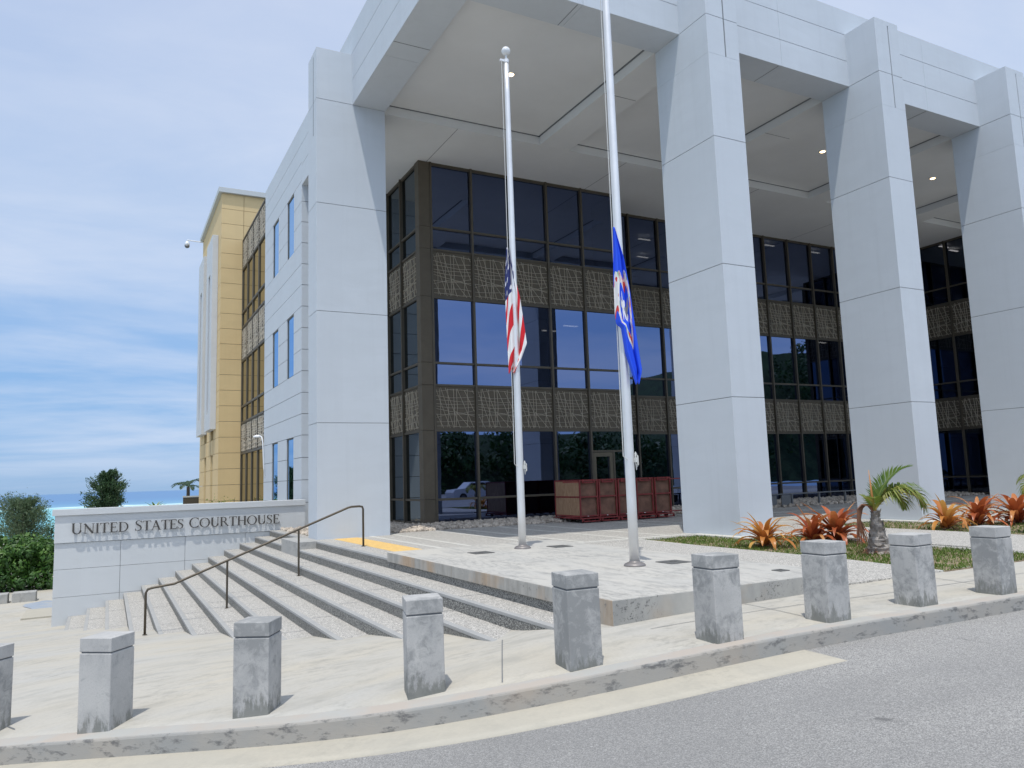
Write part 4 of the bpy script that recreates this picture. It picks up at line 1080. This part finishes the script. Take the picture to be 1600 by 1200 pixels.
# ------------------------------------------------------------------ plants
def strap_leaf(mb, base, az, L, w, rise, droop, tone, seg=8, curl=.0):
    d = Vector((math.cos(az), math.sin(az), 0)); n = Vector((-d.y, d.x, 0)); vs = []; p = Vector(base); el = rise
    for i in range(seg+1):
        t_ = i/seg; ww = w*(math.sin(min(1, t_*1.9+.28)*math.pi*.5))*(1-t_**3*.93)
        nn = (n+Vector((0, 0, curl*(t_-.3)))).normalized()
        up = Vector((-d.x*math.sin(el), -d.y*math.sin(el), math.cos(el)))
        vs += [p-nn*ww, p-up*ww*.35, p+nn*ww]
        p = p+(d*math.cos(el)+Vector((0, 0, 1))*math.sin(el))*(L/seg); el -= droop/seg*(.5+1.0*t_)
    fs = []
    for i in range(seg):
        a = i*3; fs += [(a, a+1, a+4, a+3), (a+1, a+2, a+5, a+4)]
    o = len(mb.v); mb.v += [tuple(v) for v in vs]; mb.t += [min(1, max(0, tone+(i//3)/seg*.35-.15)) for i in range(len(vs))]
    for f in fs: mb.f.append(tuple(o+i for i in f)); mb.m.append(0)
def bromeliad(x, y, z, s, mat, label, seed, n=26, spikes=()):
    r = random.Random(seed); b = empty('bromeliad', (x, y, z)); mb = MB()
    for i in range(n):
        t_ = i/n; az = i*2.399+r.uniform(-.2, .2)
        strap_leaf(mb, (x+.03*math.cos(az), y+.03*math.sin(az), z+.02+.16*t_*s), az, s*r.uniform(.56, .86)*(1-.15*t_), .058*s*r.uniform(.75, 1.25), .62+.75*t_+r.uniform(-.12, .12), r.uniform(2.5, 3.7)*(1-.50*t_), r.uniform(.15, .85), 9, r.uniform(-.3, .3))
    for az, L, rise in spikes: strap_leaf(mb, (x, y, z+.14*s), az, L, .046*s, rise, .55, .75, 9)
    mb.build('leaves', mat, b, smooth=True)
    mb = MB()
    for i in range(26):
        az = r.uniform(0, 6.28); strap_leaf(mb, (x, y, z+.02), az, s*r.uniform(.16, .32), .012*s, r.uniform(.3, .9), 2.6, r.uniform(0, 1), 5)
    mb.build('dry_leaves', 'palm_dry', b, smooth=True)
    tag(b, label, 'bromeliad', 'orange bromeliads in the planting beds'); return b
aL = math.atan2(.464, -.885); aR = math.atan2(-.464, .885)
bromeliad(9.62, 9.45, -1.25, .88, 'brom_gold', 'orange bromeliad by itself in front of the nearest big column', 2, 30, [(aL, .66, .70), (aL+.2, .55, 1.2), (aR, .5, 1.0)])
bromeliad(10.62, 9.35, -1.25, .84, 'brom_red', 'dark red orange bromeliad, middle of the three left of the stubby palm', 4, 30, [(aL, .6, 1.35)])
bromeliad(11.06, 9.22, -1.25, .98, 'brom_red', 'tallest red orange bromeliad, just left of the stubby palm', 6, 34, [(aL, .80, .95), (aL+.3, .72, .62), (aR, .65, 1.15)])
bromeliad(14.45, 9.45, -1.25, .98, 'brom_gold', 'golden bromeliad beside the base of the second big column', 8, 26, [(aL, .6, 1.45)])
bromeliad(15.55, 9.5, -1.25, 1.05, 'brom_red', 'brick red bromeliad between the golden one and the one at the right edge', 10, 30, [(aR, .7, 1.0)])
bromeliad(16.55, 9.3, -1.25, 1.15, 'brom_red', 'orange bromeliad cut off by the right edge of the picture', 12, 32, [(aL, .7, .9)])

def frond(mb, base, az, L, rise, droop, nleaf, leafL, tone=.4, w=.012, vdrop=.3, twist=0, rach=True, spread=1.0):
    d = Vector((math.cos(az), math.sin(az), 0)); p = Vector(base); el = rise; seg = 14; pts_ = []; ds = []
    for i in range(seg+1):
        pts_.append(p.copy()); t_ = Vector((d.x*math.cos(el), d.y*math.cos(el), math.sin(el))); ds.append(t_)
        p = p+t_*(L/seg); el -= droop/seg*(.4+1.2*i/seg)
    if rach: mb.tube(pts_, [.014*(1-.8*i/seg)+.003 for i in range(seg+1)], 5, tone=min(1, tone+.35))
    r = random.Random(int(az*100)+nleaf)
    for i in range(nleaf):
        t_ = .16+.84*i/(nleaf-1); f = t_*seg; k = min(seg-1, int(f)); q = pts_[k].lerp(pts_[k+1], f-k); tg = ds[k]
        side0 = tg.cross(Vector((0, 0, 1)));  side0 = side0.normalized() if side0.length > .05 else Vector((-d.y, d.x, 0))
        upv = side0.cross(tg).normalized()
        for sgn in (-1, 1):
            LL = leafL*(math.sin(math.pi*min(1, .25+t_*.72)))*r.uniform(.85, 1.1)
            dr = (side0*sgn*spread*(1-.45*t_)+tg*(.45+.6*t_)+upv*.35*(1-t_)).normalized()
            a0 = q; m1 = q+dr*LL*.55; m2 = q+dr*LL+Vector((0, 0, -vdrop*LL*r.uniform(.6, 1.2)))
            wn = dr.cross(upv).normalized()*w
            tn = min(1, max(0, tone+r.gauss(0, .13)))
            mb.add([a0-wn*.5, a0+wn*.5, m1+wn, m1-wn, m2], [(0, 1, 2, 3), (3, 2, 4)], 0, tn)
def palm_tree(x, y, z):
    b = empty('stubby_palm', (x, y, z))
    mb = MB(); r = random.Random(9); n = 16; rr = []; pp = []
    for i in range(n+1):
        t_ = i/n; pp.append((x-.03*t_*1.2, y+.01*t_, z-.05+.66*t_)); rr.append((.215-.16*min(1, t_*1.15)**.75)*(1+.08*math.sin(i*2.4)))
    mb.tube(pp, rr, 18)
    for i in range(130):  # ragged old leaf bases
        t_ = r.uniform(.05, .97); a = r.uniform(0, 6.28); R_ = (.215-.16*min(1, t_*1.15)**.75)
        q = Vector((x-.036*t_+R_*math.cos(a)*.97, y+R_*math.sin(a)*.97, z-.05+.66*t_)); o_ = Vector((math.cos(a), math.sin(a), 0)); s_ = Vector((-o_.y, o_.x, 0))*r.uniform(.02, .055)
        mb.add([q-s_, q+s_, q+o_*r.uniform(.01, .05)+Vector((0, 0, r.uniform(.02, .09)))], [(0, 1, 2)])
    mb.build('trunk', 'trunk', b)
    top = Vector((x-.05, y, z+.60))
    for i in range(22):
        a = r.uniform(0, 6.28); mb2 = None
    mb = MB(); strap = []
    mb.tube([top, top+Vector((-.02, 0, .25)), top+Vector((-.045, 0, .62))], [.026, .017, .004], 6, tone=.95)
    mb.build('spear_leaf', 'brom_red', b, smooth=True)
    RXa = math.atan2(RX.y, RX.x)
    for (az, L, rise, dr, n_, ll, tn, vd) in [(RXa, .95, 1.25, 1.25, 44, .42, .25, .12), (RXa+.45, .92, 1.0, 2.9, 38, .40, .6, .55), (RXa-.35, .95, 1.0, 3.1, 40, .42, .75, .6), (RXa+.1, 1.05, 1.02, 2.8, 48, .48, .5, .5), (RXa-.1, .8, 1.1, 2.2, 30, .36, .7, .4), (RXa+2.2, .34, 1.2, .9, 14, .16, .5, .1), (RXa-2.0, .40, 1.1, 1.4, 14, .2, .6, .2)]:
        mb = MB(); frond(mb, top, az, L, rise, dr, n_, ll, tn, .011, vd); mb.build('frond', 'palm_green', b)
    mb = MB(); la = RXa+math.pi
    for k in range(26):
        jx, jy = r.gauss(0, .026), r.gauss(0, .03); e_ = r.uniform(.45, 1.0)
        pts_ = [top+RX*a_*1.0+Vector((jy*.5, jx*.5, b_)) for a_, b_ in ((0, -.02), (-.07+jx*.3, .085), (-.15+jx, .11), (-.215+jx, .05), (-.240+jx*.6, -.12), (-.235+jx*1.8, -.34*e_), (-.235+jx*3.0, -.60*e_))]
        mb.tube(pts_, [.006, .007, .009, .010, .009, .007, .002], 4, tone=r.uniform(.1, 1))
    for k in range(14):
        strap_leaf(mb, (x-.3+r.uniform(-.1, .35), y-.08+r.uniform(-.1, .1), z+.02), r.uniform(0, 6.28), r.uniform(.12, .3), .006, r.uniform(.2, .9), 2.2, r.uniform(0, 1), 5)
    for k in range(120):
        strap_leaf(mb, (x-.08+r.gauss(0, .16), y+r.gauss(0, .12), z-.02), r.uniform(0, 6.28), r.uniform(.08, .2), .004, r.uniform(.1, 1.2), 2.4, r.uniform(0, .7), 4)
    mb.build('dead_fronds', 'palm_dry', b)
    for k in range(6):
        mb = MB(); strap_leaf(mb, top+Vector((0, 0, .02)), la+r.uniform(-.9, .9), r.uniform(.25, .42), .004, r.uniform(.5, 1.3), .7, .4, 6); mb.build('twig', 'palm_dry', b)
    tag(b, 'stubby palm with a swollen grey trunk and one dead frond hanging left', 'palm'); return b
palm_tree(10.2, 7.75, -1.262)
# second palm, cut by the frame
b = empty('young_palm', (15.15, 7.7, -1.26))
mb = MB(); mb.tube([(15.15, 7.7, -1.3), (15.13, 7.7, -.9), (15.12, 7.7, -.62)], [.17, .1, .07], 14); mb.build('trunk', 'trunk', b)
RXa = math.atan2(RX.y, RX.x)
for az, L, rise, dr in ((RXa+3.14, .95, 1.1, 2.9), (RXa+2.7, .9, 1.25, 2.6), (RXa, .9, 1.1, 2.6), (RXa+1.5, .9, 1.2, 2.3), (RXa-1.4, .85, 1.1, 2.6)):
    mb = MB(); frond(mb, (15.12, 7.7, -.64), az, L, rise, dr, 36, .36, .7, .012, .5); mb.build('frond', 'palm_green', b)
tag(b, 'young yellowing palm at the right edge of the picture', 'palm')

def leaf_cloud(mb, pts_fn, n, s0, s1, r, tonefn=None, elong=1.6, up=.0):
    for _ in range(n):
        p = pts_fn(r)
        if p is None: continue
        d = Vector((r.gauss(0, 1), r.gauss(0, 1), r.gauss(0, 1)+up)).normalized(); q = d.orthogonal().normalized(); q = (Matrix.Rotation(r.uniform(0, 6.28), 3, d) @ q)
        s = r.uniform(s0, s1); a = d*s*elong; w = q*s*.5
        tn = tonefn(p, r) if tonefn else r.random()
        mb.add([p-a*.5, p-w, p+a*.5, p+w], [(0, 1, 2, 3)], 0, min(1, max(0, tn)))
# hedge
hd = empty('hedge', (-5, 34, -3.4))
mb = MB(); r = random.Random(21)
clumps = []
for i in range(330):
    x = r.uniform(-14, -1.35); y = 32.9+r.uniform(0, 3.2); z = -3.2+r.uniform(.45, 1.45)
    clumps.append((Vector((x, y, z)), r.uniform(.22, .42)))
for i in range(420): clumps.append((Vector((r.uniform(-14, -1.35), 32.75+r.uniform(0, .5), -3.45+r.uniform(.1, 1.5))), r.uniform(.2, .36)))
for c, R_ in clumps:
    tb = r.uniform(.15, .7)
    for _ in range(80):
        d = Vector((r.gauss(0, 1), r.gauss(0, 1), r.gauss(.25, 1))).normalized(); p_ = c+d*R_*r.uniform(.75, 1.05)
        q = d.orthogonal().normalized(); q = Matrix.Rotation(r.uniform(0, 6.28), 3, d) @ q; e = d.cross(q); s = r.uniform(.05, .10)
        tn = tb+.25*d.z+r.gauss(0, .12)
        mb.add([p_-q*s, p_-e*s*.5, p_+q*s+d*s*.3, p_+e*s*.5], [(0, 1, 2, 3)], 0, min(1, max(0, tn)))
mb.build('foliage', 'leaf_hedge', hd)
mb = MB()
for i in range(24):
    x = -13.8+i*.21; y = 34.3+r.uniform(0, 1.5); mb.tube([(x, y, -3.45), (x+r.uniform(-.2, .2), y, -2.6), (x+r.uniform(-.3, .3), y, -2.1)], [.03, .02, .01], 5)
mb.build('stems', 'bark', hd)
tag(hd, 'clipped bright green hedge left of the sign wall', 'hedge')
def needle_tree(name, x, y, z, h, w, mat, label, seed, dens=60, nb=26, crown0=.12, leafs=(.05, .10)):
    r = random.Random(seed); b = empty(name, (x, y, z))
    mb = MB(); mb.tube([(x, y, z), (x+.05, y, z+h*.5), (x, y, z+h*.97)], [.022*h, .014*h, .003*h], 8)
    lf = MB()
    for i in range(nb):
        t_ = crown0+(1-crown0)*(i+.5)/nb*.93; az = i*2.4+r.uniform(-.4, .4); L = w*.5*math.sin(math.pi*min(1, .28+t_*.72))**.8*r.uniform(.7, 1.25)
        a = Vector((x, y, z+h*t_)); d = Vector((math.cos(az), math.sin(az), r.uniform(.35, .95))).normalized(); pts_ = [a+d*L*k/5+Vector((0, 0, .04*k*L)) for k in range(6)]
        mb.tube(pts_, [.007*h*(1-k/6.) for k in range(6)], 5)
        for k in range(1, 6):
            for _ in range(dens//5):
                c = pts_[k]+Vector((r.gauss(0, 1), r.gauss(0, 1), r.gauss(0, 1)))*L*.13
                dd = (d*1.2+Vector((r.gauss(0, .5), r.gauss(0, .5), r.gauss(.15, .5)))).normalized(); s = r.uniform(*leafs)*h*.35; q = dd.cross(Vector((r.gauss(0, 1), r.gauss(0, 1), r.gauss(0, 1)))).normalized()*s*.16
                lf.add([c-dd*s*.5, c-q, c+dd*s*.6, c+q], [(0, 1, 2, 3)], 0, min(1, max(0, r.gauss(.35+.3*k/5, .2))))
    mb.build('trunk', 'bark', b); lf.build('crown', mat, b); tag(b, label, 'tree'); return b
needle_tree('needle_tree', -.02, 50, -3.6, 4.9, 2.5, 'leaf_dark', 'dark green needle tree rising behind the sign wall against the sea', 31, 340, 46, .32, (.055, .11))
needle_tree('needle_tree', -3.95, 49, -3.6, 3.35, 3.3, 'leaf_grey', 'wispy grey green tree behind the hedge, nearest the left edge', 33, 330, 60, .12, (.06, .13))
needle_tree('young_tree', -2.55, 47, -3.6, 1.9, 1.1, 'leaf_dark', 'small dark round tree just left of the sign wall end', 35, 90, 14, .3, (.08, .15))
# plant seen over the wall, palm and fence by the ochre wing
b = empty('spiky_plant', (2.2, 44, -3.5)); mb = MB(); r = random.Random(44)
for i in range(30): strap_leaf(mb, (2.2, 44, -1.05), i*2.4, r.uniform(.5, .8), .06, r.uniform(.2, 1.2), 1.0, r.uniform(.1, .9), 6)
mb.build('leaves', 'palm_green', b)
mb = MB(); mb.tube([(2.2, 44, -3.5), (2.2, 44, -1.0)], .06, 8); mb.build('trunk', 'bark', b)
tag(b, 'spiky yellow green plant top showing over the middle of the sign wall', 'plant')
b = empty('coconut_palm', (4.2, 48, -3.6)); mb = MB(); mb.tube([(4.15, 48, -3.6), (4.1, 48, .15)], [.14, .09], 10); mb.build('trunk', 'bark', b)
for i in range(9):
    mb = MB(); frond(mb, (4.1, 48, .15), i*.7, 1.05, 1.0-.09*i, 1.7, 26, .32, .25, .02, .5); mb.build('frond', 'leaf_dark', b)
tag(b, 'dark palm crown left of the ochre building', 'palm')
b = empty('slat_fence', (3.9, 45, -3.5)); mb = MB()
mb.box(3.6, 45.035, -3.5, 4.6, 45.06, -.43)
for i in range(12): mb.box(3.6+i*.08, 45, -3.5, 3.6+i*.08+.065, 45.03, -.42)
mb.build('slats', 'bronze', b); mb = MB(); mb.box(3.58, 44.98, -.42, 4.62, 45.05, -.34); mb.build('top_rail', 'coping', b)
tag(b, 'dark slatted fence panel at the left foot of the ochre building', 'fence')
b = empty('shrub', (3.9, 34.5, -3.4)); mb = MB(); r = random.Random(50)
leaf_cloud(mb, lambda r: Vector((4.35+r.gauss(0, .35), 34.6+r.gauss(0, .25), -.75+r.gauss(0, .18))), 260, .03, .07, r)
mb.build('leaves', 'palm_green', b); mb = MB()
for i in range(7): mb.tube([(4.35+r.uniform(-.1, .1), 34.6, -3.4), (4.35+r.uniform(-.5, .5), 34.6, -.7+r.uniform(-.1, .3))], [.02, .006], 5)
mb.build('stems', 'bark', b); tag(b, 'sparse shrub against the foot of the ochre wall', 'shrub')

# concrete seats, low step and a flat patch mottled pale blue and grey at the far left
for x, lb in ((-2.28, 'grey concrete block seat in front of the hedge, the whole one'), (-3.05, 'grey concrete block seat in front of the hedge, cut off by the left edge')):
    mb = MB(); z = gz1(x, 29.9); mb.bbox(x-.33, 29.6, z-.02, x+.33, 30.1, z+.30, .02); mb.box(x-.27, 29.66, z-.06, x+.27, 30.04, z-.015)
    tag(mb.build('concrete_block', 'plinthc'), lb, 'concrete block', 'block seats by the hedge')
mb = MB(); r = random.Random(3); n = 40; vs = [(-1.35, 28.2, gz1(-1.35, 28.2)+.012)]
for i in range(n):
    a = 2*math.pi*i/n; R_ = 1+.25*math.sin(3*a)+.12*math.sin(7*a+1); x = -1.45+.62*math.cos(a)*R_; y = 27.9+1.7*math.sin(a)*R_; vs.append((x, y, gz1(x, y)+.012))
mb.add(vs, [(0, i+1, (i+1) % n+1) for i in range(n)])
m, nt, bb = nodes('mottled_pale_blue')
nt.links.new(mix(nt, ramp(nt, noise(nt, pos(nt), 3, 6), [(.45, 0), (.65, .8)]), (.30, .35, .42), (.42, .42, .40)), bb.inputs['Base Color']); MAT['blue_patch'] = m
tag(mb.build('pavement_patch', 'blue_patch'), kind='structure')
mb = MB(); z = gz1(-1.6, 25.3); mb.bbox(-2.0, 25.2, z-.1, -1.16, 27.0, z+.05, .01); tag(mb.build('paving_step', 'gutter'), kind='structure')

# ------------------------------------------------------------------ street behind the viewer (mirrored in the glass)
tag(MB().build('unused', 'gap'), kind='structure') if False else None
def wood_h(x): return 6.9+min(15, max(0, x-82)*.8)+1.3*mn.noise(Vector((x*.09, 1, 0)))
mb = MB(); nx, ny = 60, 8; vs = []
for i in range(nx+1):
    for j in range(ny+1):
        x = -70+240*i/nx; k = j/ny; y = -44-2*min(j, 1)*0-46*k; vs.append((x, y, -1.8+(wood_h(x)+1.2)*min(1, j*.5) if j else -1.8))
mb.add(vs, [(i*(ny+1)+j, i*(ny+1)+j+1, (i+1)*(ny+1)+j+1, (i+1)*(ny+1)+j) for i in range(nx) for j in range(ny)])
MAT['wood_floor'] = simple('leafy_hill', (.03, .055, .02), .95, .5, .8, 3, .8, .3)
tag(mb.build('wooded_hill', 'wood_floor', smooth=True), kind='structure')
mb = MB(); r = random.Random(77)
cl = []
for i in range(560):
    x = r.uniform(-45, 165); cl.append((Vector((x, r.uniform(-52, -43), -1.5+r.uniform(.1, 1.)**.8*wood_h(x))), r.uniform(1.4, 3.)))
for c, R_ in cl:
    tb = r.uniform(.1, .6)
    for _ in range(90):
        d = Vector((r.gauss(0, 1), r.gauss(0, 1), r.gauss(.2, 1))).normalized(); p_ = c+d*R_*r.uniform(.6, 1.05)*.94
        q = d.orthogonal().normalized(); q = Matrix.Rotation(r.uniform(0, 6.28), 3, d) @ q; e = d.cross(q); s = r.uniform(.2, .45)
        mb.add([p_-q*s, p_-e*s*.5, p_+q*s, p_+e*s*.5], [(0, 1, 2, 3)], 0, min(1, max(0, tb+.2*d.z+r.gauss(0, .12))))
tag(mb.build('woodland', 'leaf_tree'), 'dark woodland across the road, mirrored in the ground floor glass', 'woodland', kind='stuff')
# palm across the road
for x, y, lb in ((10.5, -26, 'palm across the road mirrored left of the flagpoles'), (24, -24, 'palm across the road mirrored near the carts')):
    b = empty('palm_tree', (x, y, -1.7)); mb = MB(); mb.tube([(x, y, -1.8), (x+.1, y, .6)], [.2, .13], 10); mb.build('trunk', 'trunk', b)
    mb = MB()
    for i in range(13): frond(mb, (x+.1, y, .6), i*.55, 2.3, 1.2-.07*i, 2.0, 36, .75, .35, .03, .4)
    mb.build('crown', 'palm_green', b); tag(b, lb, 'palm')
# parked cars across the road
def car(x, y, z, body, label):
    c = empty('parked_car', (x, y, z)); MATb = simple('car_paint', body, .25, .02, 1, spec=.6)
    prof = [(-2.2, .35), (-2.25, .75), (-2.1, .98), (-1.2, 1.05), (-.65, 1.52), (.9, 1.58), (1.75, 1.12), (2.2, 1.02), (2.28, .6), (2.2, .32)]
    mb = MB(); n = len(prof); L = [(x+p[0], y-.88*(1 if p[1] < 1.2 else .82), z+p[1]) for p in prof]; R_ = [(x+p[0], y+.88*(1 if p[1] < 1.2 else .82), z+p[1]) for p in prof]
    mb.add(L+R_, [tuple(range(n)), tuple(range(2*n-1, n-1, -1))]+[(i, n+i, n+(i+1) % n, (i+1) % n) for i in range(n)]); bd = mb.build('body', MATb, c)
    for s_ in (-1, 1):
        mb = MB(); yy = y+s_*.84; mb.add([(x-1.05, yy+s_*.03, z+1.08), (x+1.5, yy+s_*.03, z+1.12), (x+.85, y+s_*.745, z+1.50), (x-.6, y+s_*.745, z+1.46)], [(0, 1, 2, 3)]); mb.build('side_window', 'rubber', c)
        for xx in (-1.4, 1.4):
            mb = MB(); mb.tube([(x+xx, y+s_*.72, z+.34), (x+xx, y+s_*.90, z+.34)], .34, 20); w_ = mb.build('wheel', 'rubber', c)
            mb = MB(); mb.tube([(x+xx, y+s_*.90, z+.34), (x+xx, y+s_*.91, z+.34)], .2, 16); mb.build('rim', 'galv', w_)
    tag(c, label, 'car', 'cars parked across the road')
car(9.0, -14, -1.75, (.6, .62, .65), 'silver car parked across the road, mirrored low in the glass at left')
car(20.5, -17, -1.7, (.05, .1, .25), 'blue car parked across the road, mirrored right of the flagpoles')
car(26.5, -17, -1.7, (.65, .66, .68), 'white car parked across the road, mirrored near the big column')

# ------------------------------------------------------------------ light, sky, camera
sd = Vector((-.211, -.273, 1.)).normalized()
L = bpy.data.lights.new('sun', 'SUN'); L.energy = 2.95; L.angle = math.radians(.55); L.color = (1, .965, .90)
lo = bpy.data.objects.new('sun', L); COL.objects.link(lo); lo.rotation_euler = sd.to_track_quat('Z', 'Y').to_euler(); lo.location = (0, 0, 50)
w = bpy.data.worlds.new('World'); sc.world = w; w.use_nodes = True; nt = w.node_tree
bg = nt.nodes['Background']; sky = N(nt, 'ShaderNodeTexSky'); sky.sky_type = 'NISHITA'; sky.sun_disc = False
sky.sun_elevation = math.asin(sd.z); sky.sun_rotation = math.atan2(sd.x, sd.y); sky.altitude = 30; sky.air_density = 1.0; sky.dust_density = .6; sky.ozone_density = 2.0
tc = N(nt, 'ShaderNodeTexCoord'); sp = N(nt, 'ShaderNodeSeparateXYZ'); nt.links.new(tc.outputs['Generated'], sp.inputs[0])
zc = math_(nt, 'ADD', math_(nt, 'MAXIMUM', sp.outputs[2], 0), .12)
cb = N(nt, 'ShaderNodeCombineXYZ'); nt.links.new(math_(nt, 'DIVIDE', sp.outputs[0], zc), cb.inputs[0]); nt.links.new(math_(nt, 'DIVIDE', sp.outputs[1], zc), cb.inputs[1])
mp = N(nt, 'ShaderNodeMapping'); mp.inputs['Scale'].default_value = (.55, 1.0, 1); mp.inputs['Rotation'].default_value = (0, 0, .5); nt.links.new(cb.outputs[0], mp.inputs[0])
f1 = noise(nt, mp.outputs[0], .55, 8, .55, .5)
f2 = noise(nt, mp.outputs[0], 2.2, 8, .6, .4)
cov = math_(nt, 'ADD', math_(nt, 'MULTIPLY', f1, .75), math_(nt, 'MULTIPLY', f2, .25))
grad = ramp(nt, sp.outputs[2], [(0, (.24, .44, .74)), (.05, (.19, .41, .76)), (.16, (.27, .47, .80)), (.32, (.47, .61, .85)), (.6, (.54, .64, .86)), (1, (.50, .61, .84))])
gs = N(nt, 'ShaderNodeVectorMath', operation='SCALE'); gs.inputs['Scale'].default_value = 10; nt.links.new(grad, gs.inputs[0])
base = mix(nt, .8, sky.outputs[0], gs.outputs[0])
fac = math_(nt, 'MULTIPLY', ramp(nt, cov, [(.41, 0), (.63, 1)]), .74, True)
fac = math_(nt, 'MULTIPLY', fac, ramp(nt, sp.outputs[2], [(.0, .2), (.05, .75), (.15, 1)]))
cc = mix(nt, fac, base, (7.1, 7.6, 8.7))
south = math_(nt, 'ADD', 1., math_(nt, 'MULTIPLY', math_(nt, 'MAXIMUM', math_(nt, 'MULTIPLY', sp.outputs[1], -1.), 0), .72))   # the sky is brighter on the sun's side
sv = N(nt, 'ShaderNodeVectorMath', operation='SCALE'); nt.links.new(cc, sv.inputs[0]); nt.links.new(south, sv.inputs['Scale']); cc = sv.outputs[0]
nt.links.new(cc, bg.inputs['Color']); bg.inputs['Strength'].default_value = .11

cam = bpy.data.cameras.new('camera'); cam.sensor_width = 36; cam.lens = 1195/1600*36; cam.clip_end = 100000; cam.clip_start = .05
co = bpy.data.objects.new('camera', cam); COL.objects.link(co); sc.camera = co
Rm = Matrix(((0.885322, 0.028358, 0.464113), (-0.463827, 0.124052, 0.877197), (-0.032699, -0.991870, 0.122979)))  # world rows of (right, down, forward)
right = Rm.col[0]; up_ = -Rm.col[1]; back = -Rm.col[2]
M4 = Matrix((right, up_, back)).transposed().to_4x4(); co.matrix_world = M4
sc.view_settings.view_transform = 'Standard'; sc.view_settings.look = 'None'; sc.view_settings.gamma = 1; sc.view_settings.exposure = 0
sc.cycles.max_bounces = 8; sc.cycles.diffuse_bounces = 5; sc.cycles.glossy_bounces = 4; sc.cycles.transparent_max_bounces = 8
